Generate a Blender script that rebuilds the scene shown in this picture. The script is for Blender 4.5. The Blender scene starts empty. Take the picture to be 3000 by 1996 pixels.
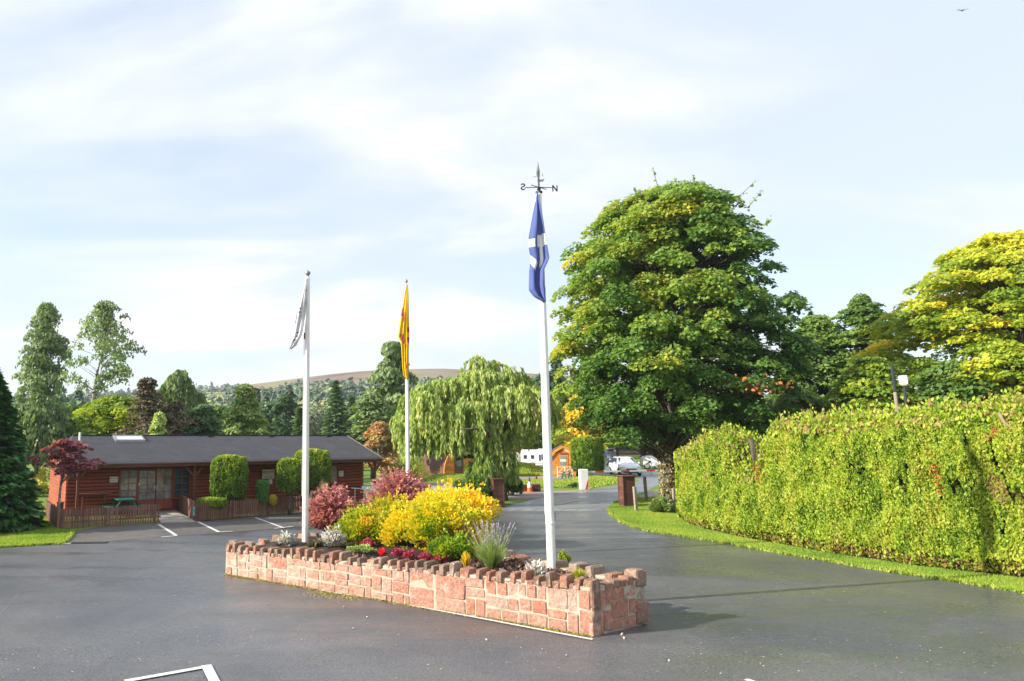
import bpy, math, random
import numpy as np
from mathutils import Vector, Matrix, noise as mnoise
R_ = math.radians
rnd = random.Random(7)
rng = np.random.default_rng(11)
S = bpy.context.scene
# ------------------------------------------------------------------ camera
EYE = 3.4; FPX = 2100.0; PPX = 1050.0; HORY = 1277.0; CY = 998.0
PITCH = math.atan((HORY - CY) / FPX)
cam_d = bpy.data.cameras.new('camera'); cam = bpy.data.objects.new('camera', cam_d)
S.collection.objects.link(cam); S.camera = cam
cam.location = (0, 0, EYE); cam.rotation_euler = (R_(90) + PITCH, 0, 0)
cam_d.sensor_width = 36; cam_d.lens = FPX / 3000 * 36; cam_d.shift_x = (1500 - PPX) / 3000
cam_d.clip_start = 0.1; cam_d.clip_end = 9000
# ------------------------------------------------------------------ sun, sky
SUN_AZ = Vector((-0.962, -0.272)).normalized(); SUN_EL = 25.0
w = bpy.data.worlds.new('World'); S.world = w; w.use_nodes = True
nt = w.node_tree; nt.nodes.clear(); N = nt.nodes.new; L = nt.links.new
out = N('ShaderNodeOutputWorld'); bg = N('ShaderNodeBackground'); bg.inputs[1].default_value = 0.13
sky = N('ShaderNodeTexSky'); sky.sky_type = 'NISHITA'; sky.sun_disc = False
sky.sun_elevation = R_(SUN_EL); sky.sun_rotation = math.atan2(SUN_AZ.x, SUN_AZ.y)
sky.air_density = 1.0; sky.dust_density = 1.2; sky.ozone_density = 1.5
tc = N('ShaderNodeTexCoord'); sep = N('ShaderNodeSeparateXYZ'); L(tc.outputs['Generated'], sep.inputs[0])
def wm(op, a, b, clamp=False):
    n = N('ShaderNodeMath'); n.operation = op; n.use_clamp = clamp
    for i, v in enumerate((a, b)):
        if hasattr(v, 'is_output'): L(v, n.inputs[i])
        else: n.inputs[i].default_value = v
    return n.outputs[0]
zz = wm('ADD', wm('ABSOLUTE', sep.outputs[2], 0), 0.20)
uu = wm('DIVIDE', sep.outputs[0], zz); vv = wm('DIVIDE', sep.outputs[1], zz)
comb = N('ShaderNodeCombineXYZ'); L(uu, comb.inputs[0]); L(vv, comb.inputs[1])
def cloud(scale, loc, rot, sc, detail, dist, lo, hi):
    m = N('ShaderNodeMapping'); m.inputs['Location'].default_value = loc
    m.inputs['Rotation'].default_value = (0, 0, rot); m.inputs['Scale'].default_value = sc
    L(comb.outputs[0], m.inputs[0])
    t = N('ShaderNodeTexNoise'); t.inputs['Scale'].default_value = scale
    t.inputs['Detail'].default_value = detail; t.inputs['Roughness'].default_value = 0.52
    t.inputs['Distortion'].default_value = dist; L(m.outputs[0], t.inputs['Vector'])
    mr = N('ShaderNodeMapRange'); mr.interpolation_type = 'SMOOTHSTEP'
    mr.inputs[1].default_value = lo; mr.inputs[2].default_value = hi; L(t.outputs[0], mr.inputs[0])
    return mr.outputs[0]
c1 = cloud(0.6, (3.4, 1.2, 0), 0.35, (0.8, 1.1, 1), 5, 0.25, 0.32, 0.60)
c2 = cloud(1.2, (1.0, 7.2, 3), 0.35, (0.7, 1.3, 1), 7, 0.35, 0.40, 0.64)
cov = wm('ADD', wm('MULTIPLY', c1, 0.72), wm('MULTIPLY', c2, 0.5), True)
cov = wm('ADD', wm('MULTIPLY', cov, 0.66), 0.34, True)
skm = N('ShaderNodeMix'); skm.data_type = 'RGBA'; skm.blend_type = 'MULTIPLY'; skm.inputs[0].default_value = 1
L(sky.outputs[0], skm.inputs[6]); skm.inputs[7].default_value = (0.97, 0.94, 0.96, 1)
mx = N('ShaderNodeMix'); mx.data_type = 'RGBA'; L(cov, mx.inputs[0]); L(skm.outputs[2], mx.inputs[6])
cc = N('ShaderNodeMix'); cc.data_type = 'RGBA'; L(c2, cc.inputs[0])
cc.inputs[6].default_value = (2.82, 3.07, 3.42, 1); cc.inputs[7].default_value = (3.62, 3.64, 3.66, 1)
L(cc.outputs[2], mx.inputs[7]); L(mx.outputs[2], bg.inputs[0]); L(bg.outputs[0], out.inputs[0])
sd = bpy.data.lights.new('sun', 'SUN'); sd.energy = 3.9; sd.angle = R_(0.6); sd.color = (1.0, 0.93, 0.80)
sun = bpy.data.objects.new('sun', sd); S.collection.objects.link(sun)
sdir = Vector((SUN_AZ.x * math.cos(R_(SUN_EL)), SUN_AZ.y * math.cos(R_(SUN_EL)), math.sin(R_(SUN_EL))))
sun.rotation_euler = sdir.to_track_quat('Z', 'Y').to_euler(); sun.location = (-20, -5, 30)
vs = S.view_settings; vs.view_transform = 'Standard'; vs.look = 'None'; vs.gamma = 1; vs.exposure = 1.24
vs.use_curve_mapping = False
S.cycles.max_bounces = 8; S.cycles.diffuse_bounces = 5; S.cycles.glossy_bounces = 2; S.cycles.transmission_bounces = 3
S.cycles.transparent_max_bounces = 6; S.cycles.caustics_reflective = False; S.cycles.caustics_refractive = False
S.cycles.sample_clamp_indirect = 6; S.cycles.use_denoising = True
# ------------------------------------------------------------------ pixel -> place
cP, sP = math.cos(PITCH), math.sin(PITCH)
def ray(px, py):
    x = (px - PPX) / FPX; yc = (CY - py) / FPX
    return Vector((x, cP - yc * sP, sP + yc * cP))
def G(px, py, z=0.0):
    d = ray(px, py); t = (z - EYE) / d.z
    return Vector((d.x * t, d.y * t, z))
def V(px, py, Y):
    d = ray(px, py); t = Y / d.y
    return Vector((d.x * t, Y, EYE + d.z * t))
def on_plane(px, py, P0, U):
    """ray against the vertical plane through P0 along U -> (u, z)"""
    d = ray(px, py); n = Vector((-U.y, U.x, 0)); t = (n.x * P0.x + n.y * P0.y) / (n.x * d.x + n.y * d.y)
    p = d * t
    return ((p.x - P0.x) * U.x + (p.y - P0.y) * U.y, EYE + p.z)
# ------------------------------------------------------------------ materials
def sock(nodes, links, v, inp):
    if hasattr(v, 'is_output'): links.new(v, inp)
    else: inp.default_value = v
class MatB:
    def __init__(s, name):
        s.m = bpy.data.materials.new(name); s.m.use_nodes = True; s.t = s.m.node_tree; s.t.nodes.clear()
        s.out = s.n('ShaderNodeOutputMaterial'); s.geo = None
    def n(s, k): return s.t.nodes.new(k)
    def l(s, a, b): s.t.links.new(a, b)
    def pos(s, obj=False):
        if obj:
            c = s.n('ShaderNodeTexCoord'); return c.outputs['Object']
        g = s.n('ShaderNodeNewGeometry'); return g.outputs['Position']
    def noise(s, scale, detail=3, rough=.55, vec=None, sc=None, dist=0, col=False):
        t = s.n('ShaderNodeTexNoise'); t.inputs['Scale'].default_value = scale; t.inputs['Detail'].default_value = detail
        t.inputs['Roughness'].default_value = rough; t.inputs['Distortion'].default_value = dist
        v = vec if vec is not None else s.pos()
        if sc:
            m = s.n('ShaderNodeMapping'); m.inputs['Scale'].default_value = sc; s.l(v, m.inputs[0]); v = m.outputs[0]
        s.l(v, t.inputs['Vector']); return t.outputs[1 if col else 0]
    def ramp(s, f, stops, interp='LINEAR'):
        r = s.n('ShaderNodeValToRGB'); s.l(f, r.inputs[0]); e = r.color_ramp.elements; r.color_ramp.interpolation = interp
        while len(e) < len(stops): e.new(0.5)
        for i, (p, c) in enumerate(stops):
            e[i].position = p; e[i].color = tuple(c) + (1,) if len(c) == 3 else c
        return r.outputs[0]
    def mr(s, f, a, b, c=0, d=1, smooth=False):
        r = s.n('ShaderNodeMapRange'); s.l(f, r.inputs[0])
        if smooth: r.interpolation_type = 'SMOOTHSTEP'
        for i, v in enumerate((a, b, c, d)): r.inputs[i + 1].default_value = v
        return r.outputs[0]
    def math(s, op, a, b, clamp=False):
        n = s.n('ShaderNodeMath'); n.operation = op; n.use_clamp = clamp
        for i, v in enumerate((a, b)): sock(s.t.nodes, s.t.links, v, n.inputs[i])
        return n.outputs[0]
    def mix(s, f, a, b, mode='MIX'):
        n = s.n('ShaderNodeMix'); n.data_type = 'RGBA'; n.blend_type = mode
        sock(0, s.t.links, f, n.inputs[0])
        for v, i in ((a, 6), (b, 7)):
            if hasattr(v, 'is_output'): s.l(v, n.inputs[i])
            else: n.inputs[i].default_value = tuple(v) + (1,) if len(v) == 3 else v
        return n.outputs[2]
    def bsdf(s, col, rough=.6, spec=.5, metal=0, bump=None, bs=.3, bd=.02, transl=0, coat=0, warm=True):
        b = s.n('ShaderNodeBsdfPrincipled')
        if hasattr(col, 'is_output'): s.l(col, b.inputs['Base Color'])
        else: b.inputs['Base Color'].default_value = tuple(col) + (1,)
        sock(0, s.t.links, rough, b.inputs['Roughness']); sock(0, s.t.links, spec, b.inputs['Specular IOR Level'])
        b.inputs['Metallic'].default_value = metal; b.inputs['Coat Weight'].default_value = coat
        if bump is not None:
            bn = s.n('ShaderNodeBump'); bn.inputs['Strength'].default_value = bs; bn.inputs['Distance'].default_value = bd
            s.l(bump, bn.inputs['Height']); s.l(bn.outputs[0], b.inputs['Normal'])
        if transl:
            tr = s.n('ShaderNodeBsdfTranslucent')
            if hasattr(col, 'is_output'):
                k = s.mix(1.0, col, (1.3, 1.35, .6) if warm else (1, 1, 1), 'MULTIPLY'); s.l(k, tr.inputs[0])
            else: tr.inputs[0].default_value = tuple(col) + (1,)
            ms = s.n('ShaderNodeMixShader'); ms.inputs[0].default_value = transl
            s.l(b.outputs[0], ms.inputs[1]); s.l(tr.outputs[0], ms.inputs[2]); s.l(ms.outputs[0], s.out.inputs[0])
        else: s.l(b.outputs[0], s.out.inputs[0])
        return s.m
MC = {}
def paint(name, col, rough=.5, spec=.5, metal=0, var=.12, scale=6, coat=0, bs=0):
    """painted / plain surface with slight uneven tone"""
    if name in MC: return MC[name]
    b = MatB(name); n = b.noise(scale, 4, .6, b.pos(True))
    k = b.mr(n, .3, .7, 1 - var, 1 + var); c = b.mix(1.0, col, b.n('ShaderNodeCombineXYZ').outputs[0], 'MULTIPLY')
    comb = c.node.inputs[7].links[0].from_node
    for i in range(3): b.l(k, comb.inputs[i])
    MC[name] = b.bsdf(c, rough, spec, metal, n if bs else None, bs, .004, coat=coat); return MC[name]
def wood(name, a, bcol, rough=.6, grain=(1, 1, 14), obj_rand=.25):
    if name in MC: return MC[name]
    b = MatB(name); p = b.pos(True); n = b.noise(5, 5, .6, p, sc=grain); n2 = b.noise(1.7, 3, .6)
    c = b.mix(b.mr(n, .3, .7), a, bcol)
    oi = b.n('ShaderNodeObjectInfo'); k = b.mr(oi.outputs['Random'], 0, 1, 1 - obj_rand, 1 + obj_rand)
    k = b.math('MULTIPLY', k, b.mr(n2, .3, .7, .85, 1.15))
    cb = b.n('ShaderNodeCombineXYZ')
    for i in range(3): b.l(k, cb.inputs[i])
    c = b.mix(1.0, c, cb.outputs[0], 'MULTIPLY')
    MC[name] = b.bsdf(c, rough, .35, 0, n, .4, .005); return MC[name]
LEAF_GAIN = 1.95
def leafmat(name, stops, rough=.5, transl=.3, spec=.35):
    if name in MC: return MC[name]
    b = MatB(name); a = b.n('ShaderNodeAttribute'); a.attribute_name = 'tint'
    g = LEAF_GAIN; stops = [(p, (c[0] * g * 1.08, c[1] * g, c[2] * g)) for p, c in stops]
    c = b.ramp(a.outputs['Fac'], stops); MC[name] = b.bsdf(c, rough, spec, transl=transl); return MC[name]
# ------------------------------------------------------------------ objects
COL = S.collection
def tag(o, label=None, cat=None, group=None, kind=None):
    if label: o['label'] = label
    if cat: o['category'] = cat
    if group: o['group'] = group
    if kind: o['kind'] = kind
    return o
def thing(name, label, cat, loc=(0, 0, 0), rz=0.0, group=None):
    o = bpy.data.objects.new(name, None); COL.objects.link(o); o.location = loc; o.rotation_euler = (0, 0, rz)
    o.empty_display_size = .3
    return tag(o, label, cat, group)
def link_obj(name, me, parent=None, loc=None, rot=None, scale=None):
    o = bpy.data.objects.new(name, me); COL.objects.link(o); o.parent = parent
    if loc is not None: o.location = loc
    if rot is not None: o.rotation_euler = rot
    if scale is not None: o.scale = scale
    return o
def copy_tree(o, parent=None):
    c = o.copy(); COL.objects.link(c); c.parent = parent
    for ch in list(o.children): copy_tree(ch, c)
    return c
class MB:
    def __init__(s): s.v = []; s.f = []; s.mi = []; s.cur = 0; s.T = None
    def add(s, vs_, fs):
        b = len(s.v)
        if s.T is not None: vs_ = [tuple(s.T @ Vector(q)) for q in vs_]
        s.v += [tuple(q) for q in vs_]; s.f += [tuple(b + i for i in f) for f in fs]; s.mi += [s.cur] * len(fs); return s
    def box(s, x0, x1, y0, y1, z0, z1):
        return s.add([(x0, y0, z0), (x1, y0, z0), (x1, y1, z0), (x0, y1, z0), (x0, y0, z1), (x1, y0, z1), (x1, y1, z1), (x0, y1, z1)],
                     [(0, 3, 2, 1), (4, 5, 6, 7), (0, 1, 5, 4), (1, 2, 6, 5), (2, 3, 7, 6), (3, 0, 4, 7)])
    def cham(s, x0, x1, y0, y1, z0, z1, c):
        """box with chamfered edges (front/top bevel)"""
        vs_ = []; 
        for (z, k) in ((z0, c), (z0 + c, 0), (z1 - c, 0), (z1, c)):
            vs_ += [(x0 + k + (c if 0 else 0), y0 + c, z), (x0 + k + c, y0 + k, z), (x1 - k - c, y0 + k, z), (x1 - k, y0 + c, z),
                    (x1 - k, y1 - c, z), (x1 - k - c, y1 - k, z), (x0 + k + c, y1 - k, z), (x0 + k, y1 - c, z)]
        fs = [tuple(range(7, -1, -1)), tuple(range(24, 32))]
        for r in range(3):
            for i in range(8):
                j = (i + 1) % 8; fs.append((r * 8 + i, r * 8 + j, r * 8 + 8 + j, r * 8 + 8 + i))
        return s.add(vs_, fs)
    def beam(s, a, b, wx, wz, up=(0, 0, 1)):
        a = Vector(a); b = Vector(b); d = (b - a).normalized(); u = Vector(up)
        if abs(d.dot(u)) > .98: u = Vector((1, 0, 0))
        r = d.cross(u).normalized(); u = r.cross(d).normalized(); q = []
        for p in (a, b):
            for i, j in ((-1, -1), (1, -1), (1, 1), (-1, 1)): q.append(p + r * (i * wx / 2) + u * (j * wz / 2))
        return s.add(q, [(3, 2, 1, 0), (4, 5, 6, 7), (0, 1, 5, 4), (1, 2, 6, 5), (2, 3, 7, 6), (3, 0, 4, 7)])
    def tube(s, pts, rad, n=8, cap=True):
        pts = [Vector(p) for p in pts]; m = len(pts)
        if not hasattr(rad, '__len__'): rad = [rad] * m
        ref = Vector((.13, .97, .2)); q = []
        for i, p in enumerate(pts):
            d = (pts[min(i + 1, m - 1)] - pts[max(i - 1, 0)]).normalized()
            r = d.cross(ref)
            if r.length < .1: r = d.cross(Vector((1, 0, 0)))
            r.normalize(); u = d.cross(r)
            for k in range(n):
                a = 2 * math.pi * k / n; q.append(p + (r * math.cos(a) + u * math.sin(a)) * rad[i])
        fs = [(i * n + k, i * n + (k + 1) % n, (i + 1) * n + (k + 1) % n, (i + 1) * n + k) for i in range(m - 1) for k in range(n)]
        if cap: fs += [tuple(range(n - 1, -1, -1)), tuple((m - 1) * n + k for k in range(n))]
        return s.add(q, fs)
    def lathe(s, prof, n=12, c=(0, 0, 0)):
        """prof: (r, z) pairs"""
        q = []
        for r, z in prof:
            for k in range(n):
                a = 2 * math.pi * k / n; q.append((c[0] + r * math.cos(a), c[1] + r * math.sin(a), c[2] + z))
        m = len(prof)
        fs = [(i * n + k, i * n + (k + 1) % n, (i + 1) * n + (k + 1) % n, (i + 1) * n + k) for i in range(m - 1) for k in range(n)]
        fs += [tuple(range(n - 1, -1, -1)), tuple((m - 1) * n + k for k in range(n))]
        return s.add(q, fs)
    def prism(s, poly, axis, a, b):
        """extrude a 2-D polygon; axis 'y': poly is (x,z); 'x': (y,z); 'z': (x,y)"""
        f = {'y': lambda p, t: (p[0], t, p[1]), 'x': lambda p, t: (t, p[0], p[1]), 'z': lambda p, t: (p[0], p[1], t)}[axis]
        n = len(poly); q = [f(p, a) for p in poly] + [f(p, b) for p in poly]
        return s.add(q, [tuple(range(n)), tuple(range(2 * n - 1, n - 1, -1))] + [(i, i + n, (i + 1) % n + n, (i + 1) % n) for i in range(n)])
    def grid(s, fn, nu, nv):
        q = [fn(i / nu, j / nv) for j in range(nv + 1) for i in range(nu + 1)]
        return s.add(q, [(j * (nu + 1) + i, j * (nu + 1) + i + 1, (j + 1) * (nu + 1) + i + 1, (j + 1) * (nu + 1) + i) for j in range(nv) for i in range(nu)])
    def mesh(s, name, mats, smooth=False):
        me = bpy.data.meshes.new(name); me.from_pydata(s.v, [], s.f)
        for m in (mats if isinstance(mats, (list, tuple)) else [mats]): me.materials.append(m)
        if any(s.mi): me.polygons.foreach_set('material_index', s.mi)
        if smooth: me.polygons.foreach_set('use_smooth', [True] * len(me.polygons))
        me.update(); return me
    def build(s, name, mats, parent=None, smooth=False, fix=True):
        me = s.mesh(name, mats, smooth)
        if fix:
            import bmesh
            bm = bmesh.new(); bm.from_mesh(me); bmesh.ops.recalc_face_normals(bm, faces=bm.faces); bm.to_mesh(me); bm.free()
        return link_obj(name, me, parent)
    def off(s, p):
        s.v = [(a - p[0], b - p[1], c - p[2]) for a, b, c in s.v]; return s
def quads_mesh(name, Vt, mat, tint, tri=False):
    """Vt (N,4,3) quads -> mesh with a 'tint' point attribute"""
    n, k = Vt.shape[0], Vt.shape[1]
    me = bpy.data.meshes.new(name); me.vertices.add(n * k); me.vertices.foreach_set('co', Vt.reshape(-1).astype(np.float32))
    me.loops.add(n * k); me.loops.foreach_set('vertex_index', np.arange(n * k, dtype=np.int32))
    me.polygons.add(n); me.polygons.foreach_set('loop_start', np.arange(0, n * k, k, dtype=np.int32))
    me.polygons.foreach_set('loop_total', np.full(n, k, dtype=np.int32))
    at = me.attributes.new('tint', 'FLOAT', 'POINT'); at.data.foreach_set('value', np.repeat(np.clip(tint, 0, 1), k).astype(np.float32))
    me.materials.append(mat); me.update(calc_edges=True); return me
def unit(a): return a / (np.linalg.norm(a, axis=-1, keepdims=True) + 1e-9)
def rvec(n): return unit(rng.normal(size=(n, 3)))
def leaves(name, P, size, mat, parent=None, tint=None, elong=1.3, d=None, nrm=None, origin=None, jit=1.0, smin=.65, smax=1.35):
    """P (N,3) world positions -> one foliage mesh of N bent leaf quads"""
    P = np.asarray(P, float); n = len(P)
    dd = rvec(n) if d is None else unit(d + rvec(n) * .35 * jit)
    nn = rvec(n) if nrm is None else unit(nrm + rvec(n) * .7 * jit)
    r = unit(np.cross(dd, nn)); up = np.cross(r, dd)
    sz = (size * rng.uniform(smin, smax, n))[:, None]
    w_ = sz * .5; l_ = sz * .5 * elong
    q = np.stack([P - dd * l_, P + r * w_ + up * sz * .12, P + dd * l_, P - r * w_ + up * sz * .12], 1)
    if origin is None and parent is not None: origin = parent.location
    if origin is not None: q = q - np.array(origin)[None, None, :]
    if tint is None: tint = rng.uniform(0, 1, n)
    return link_obj(name, quads_mesh(name, q, mat, tint), parent)
def snoise(P, f, seed=0):
    """cheap smooth noise in about -1..1"""
    r = np.random.default_rng(seed); v = 0
    for i in range(5):
        k = r.normal(size=3) * f * (1 + .4 * i); v = v + np.sin(P @ k + r.uniform(0, 6.3)) * (1 / (1 + .3 * i))
    return v / 2.6
# ------------------------------------------------------------------ surface materials
def m_asphalt(name, base, blotch, rmin=.42, rmax=.62, sheen=.5):
    b = MatB(name); p = b.pos()
    sp = b.noise(70, 2, .7, p); sp2 = b.noise(230, 1, .5, p); big = b.noise(.28, 5, .6, p, dist=.6); mid = b.noise(1.3, 4, .6, p)
    trk = b.noise(.55, 4, .6, p, sc=(.25, 1.2, 1), dist=.3)
    c = b.mix(b.mr(big, .36, .66), base, blotch)
    c = b.mix(b.mr(sp, .38, .66), b.mix(1.0, c, (.40, .40, .41), 'MULTIPLY'), b.mix(1.0, c, (1.75, 1.72, 1.68), 'MULTIPLY'))
    sp3 = b.noise(24, 3, .75, p); c = b.mix(b.mr(sp3, .36, .64), b.mix(1.0, c, (.72, .72, .73), 'MULTIPLY'), b.mix(1.0, c, (1.28, 1.27, 1.25), 'MULTIPLY'))
    chips = b.mr(sp2, .66, .74); pt = b.noise(.16, 2, .4, p, dist=1.2); c = b.mix(b.mr(pt, .50, .515, 0, .28), c, b.mix(1.0, c, (.70, .69, .68), 'MULTIPLY')); cr = b.n('ShaderNodeTexVoronoi'); cr.feature = 'DISTANCE_TO_EDGE'; cr.inputs['Scale'].default_value = .22; wv = b.n('ShaderNodeVectorMath'); wv.operation = 'ADD'; b.l(p, wv.inputs[0]); b.l(b.noise(1.4, 5, .7, p, col=True), wv.inputs[1]); b.l(wv.outputs[0], cr.inputs['Vector']); c = b.mix(b.math('MULTIPLY', b.mr(cr.outputs['Distance'], 0, .006, 1, 0), b.mr(mid, .45, .6, 0, .45)), c, (.03, .03, .03))
    c = b.mix(b.math('MULTIPLY', chips, .6), c, (.42, .40, .37))
    rg = b.math('ADD', b.mr(trk, .38, .62, rmin, rmax), b.mr(mid, .3, .7, -.05, .06))
    h = b.math('ADD', sp, b.math('MULTIPLY', sp2, .5))
    return b.bsdf(c, rg, sheen, 0, h, .35, .006)
M_road = m_asphalt('asphalt', (.082, .089, .104), (.130, .130, .132), .24, .52, .6)
M_bay = m_asphalt('bay_asphalt', (.108, .102, .094), (.142, .134, .124), .55, .75, .35)
M_far = m_asphalt('side_road_asphalt', (.175, .185, .21), (.22, .228, .245), .28, .48, .6)  # paler bluish base has the sky's grazing reflection put into the colour
def m_grass(name, a, bcol, ccol):
    b = MatB(name); p = b.pos(); n = b.noise(1.1, 5, .65, p); n2 = b.noise(38, 3, .7, p, sc=(1, 1, 1)); n3 = b.noise(.22, 3, .5, p)
    c = b.mix(b.mr(n, .35, .65), a, bcol); c = b.mix(b.mr(n3, .5, .72), c, ccol)
    c = b.mix(b.mr(n2, .35, .65), b.mix(1., c, (.6, .62, .6), 'MULTIPLY'), b.mix(1., c, (1.35, 1.35, 1.3), 'MULTIPLY'))
    return b.bsdf(c, .8, .2, 0, n2, .6, .03)
M_grass = m_grass('grass_ground', (.13, .215, .032), (.185, .275, .04), (.25, .275, .065))
M_gravel = (lambda b: b.bsdf(b.ramp(b.noise(22, 3, .7), [(.3, (.16, .13, .12)), (.5, (.33, .28, .26)), (.7, (.5, .45, .42))]), .85, .2, 0, b.noise(22, 3, .7), .8, .03))(MatB('gravel'))
M_path = (lambda b: b.bsdf(b.ramp(b.noise(2.2, 5, .6), [(.3, (.30, .24, .22)), (.7, (.44, .36, .33))]), .8, .3))(MatB('pink_path'))
M_line = (lambda b: b.bsdf(b.mix(b.mr(b.noise(18, 5, .75), .50, .68), (.72, .71, .68), (.33, .32, .31)), .6, .4, 0, b.noise(60, 2, .6), .2, .004))(MatB('road_paint'))
M_slab = (lambda b: b.bsdf(b.ramp(b.noise(3, 5, .6), [(.3, (.34, .32, .27)), (.7, (.5, .47, .41))]), .8, .3, 0, b.noise(30, 3), .2, .004))(MatB('paving_slab'))
M_moss = leafmat('moss', [(0, (.10, .11, .02)), (.6, (.22, .20, .03)), (1, (.13, .08, .03))], .9, 0)
def m_stone(name, stops, lich=(.42, .38, .30), lw=.6, smear=False):
    b = MatB(name); oi = b.n('ShaderNodeObjectInfo'); p = b.pos()
    n = b.noise(16, 5, .65, p); n2 = b.noise(5.5, 4, .6, p); n3 = b.noise(70, 3, .7, p)
    base = b.ramp(oi.outputs['Random'], stops)
    c = b.mix(b.mr(n, .3, .7), b.mix(1., base, (.62, .56, .54), 'MULTIPLY'), b.mix(1., base, (1.32, 1.32, 1.3), 'MULTIPLY'))
    c = b.mix(b.math('MULTIPLY', b.mr(n2, .55, .70), lw), c, lich)
    sepz = b.n('ShaderNodeSeparateXYZ'); b.l(p, sepz.inputs[0])
    low = b.math('MULTIPLY', b.mr(sepz.outputs[2], .02, .2, 1, 0), b.mr(n2, .35, .6)); c = b.mix(b.math('MULTIPLY', low, .55), c, (.16, .13, .07))
    if smear:
        n4 = b.noise(3.1, 5, .7, p); f = b.math('MULTIPLY', b.mr(sepz.outputs[0], -3.2, .6, 1, .12), b.mr(n4, .42, .56)); c = b.mix(b.math('MULTIPLY', f, .8), c, (.58, .46, .37))
    h = b.math('ADD', n, b.math('MULTIPLY', n3, .35)); return b.bsdf(c, .85, .25, 0, h, 1.0, .04)
M_stone = m_stone('red_sandstone', [(0, (.46, .190, .125)), (.3, (.52, .265, .195)), (.55, (.44, .21, .150)), (.8, (.56, .33, .26)), (.93, (.49, .30, .24)), (1, (.45, .35, .28))], (.62, .45, .37), .85, True)
M_cope = m_stone('weathered_sandstone', [(0, (.42, .19, .13)), (.3, (.34, .20, .145)), (.5, (.30, .23, .18)), (.7, (.22, .15, .11)), (.85, (.46, .22, .15)), (1, (.40, .34, .27))], (.40, .36, .27), .7)
M_mortar = (lambda b: b.bsdf(b.ramp(b.noise(7, 5, .6), [(.3, (.33, .28, .21)), (.6, (.48, .43, .34)), (.8, (.56, .51, .42))]), .9, .2, 0, b.noise(50, 4, .7), .6, .01))(MatB('mortar'))
M_soil = (lambda b: b.bsdf(b.ramp(b.noise(14, 5, .7), [(.3, (.022, .014, .010)), (.6, (.06, .04, .03)), (.8, (.13, .09, .07))]), .9, .2, 0, b.noise(25, 5, .7), .9, .05))(MatB('bark_mulch_soil'))
M_pole = (lambda b: b.bsdf(b.mix(b.mr(b.noise(5, 5, .7, b.pos(True), sc=(3, 3, .5)), .52, .75), (.80, .79, .76), (.52, .50, .44)), .4, .5))(MatB('pole_white_paint'))
M_zinc = paint('dull_zinc', (.30, .31, .31), .5, .5, .6)
M_black = paint('dark_iron', (.035, .04, .045), .5, .5, .3)
M_bark = (lambda b: b.bsdf(b.ramp(b.noise(6, 5, .65, sc=(1, 1, .3)), [(.3, (.045, .035, .025)), (.55, (.11, .09, .07)), (.75, (.20, .17, .14))]), .9, .2, 0, b.noise(9, 5, .7, sc=(1, 1, .25)), .9, .04))(MatB('bark'))
M_birch = (lambda b: b.bsdf(b.ramp(b.noise(3, 5, .65, sc=(1, 1, 2.5)), [(.40, (.06, .05, .045)), (.5, (.30, .27, .24)), (.7, (.5, .47, .43))]), .8, .2))(MatB('birch_bark'))
M_brown = wood('brown_timber', (.10, .042, .030), (.155, .068, .050), .6)
M_cabin = wood('log_cabin_red_brown', (.26, .055, .030), (.38, .10, .058), .5, grain=(14, 1, 1), obj_rand=.12)
M_cabin2 = wood('trim_red_brown', (.12, .04, .026), (.18, .065, .042), .5)
M_picket = wood('picket_timber', (.15, .072, .052), (.24, .125, .095), .75, obj_rand=.3)
M_orange = wood('honey_timber', (.58, .20, .028), (.78, .32, .06), .45, obj_rand=.15)
M_grey_t = wood('grey_timber', (.20, .165, .13), (.33, .28, .22), .8)
M_pale = wood('pale_grey_boards', (.42, .43, .41), (.56, .57, .54), .8, obj_rand=.12)
M_felt = (lambda b: b.bsdf(b.mix(b.mr(b.noise(2.2, 5, .6, sc=(2.5, 2.5, .6)), .3, .7), (.030, .031, .036), (.056, .056, .062)), b.mr(b.noise(1.2, 4), .3, .7, .55, .8), .45, 0, b.noise(45, 3), .35, .01))(MatB('roof_felt'))
def m_pane(nm, a, b_):
    b = MatB(nm); oi = b.n('ShaderNodeObjectInfo'); n = b.noise(5, 3, .6); return b.bsdf(b.mix(b.math('ADD', b.math('MULTIPLY', oi.outputs['Random'], .6), b.mr(n, .35, .65, -.2, .5), True), a, b_), .06, .9)  # pale uneven pane tone: reflections painted into the base colour
M_glass = m_pane('window_glass', (.15, .165, .16), (.34, .37, .36))
M_glassb = m_pane('bluish_window_glass', (.03, .06, .07), (.045, .13, .18))
M_white = paint('white_paint', (.78, .78, .77), .4, .5, var=.05)
M_cream = paint('cream_board', (.70, .68, .60), .5, .4, var=.05)
M_red = paint('red_paint', (.55, .035, .025), .45)
M_dgreen = paint('green_plastic', (.015, .13, .095), .45, .5, var=.2)
M_ink = paint('dark_print', (.03, .05, .045), .6)
M_rubber = paint('rubber', (.02, .02, .02), .8, .3)
M_coneo = paint('cone_orange', (.75, .12, .03), .5)
M_carw = paint('white_car_paint', (.76, .78, .80), .25, .5, coat=1, var=.02)
M_card = paint('dark_car_paint', (.06, .07, .085), .25, .5, coat=1, var=.05)
M_cargl = paint('tinted_glass', (.03, .04, .10), .35, .25)
M_rust = paint('rusty_red', (.28, .07, .035), .8, .3, var=.5, scale=9)
M_grey = paint('grey_metal', (.35, .36, .36), .4, .5, .5)
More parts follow.
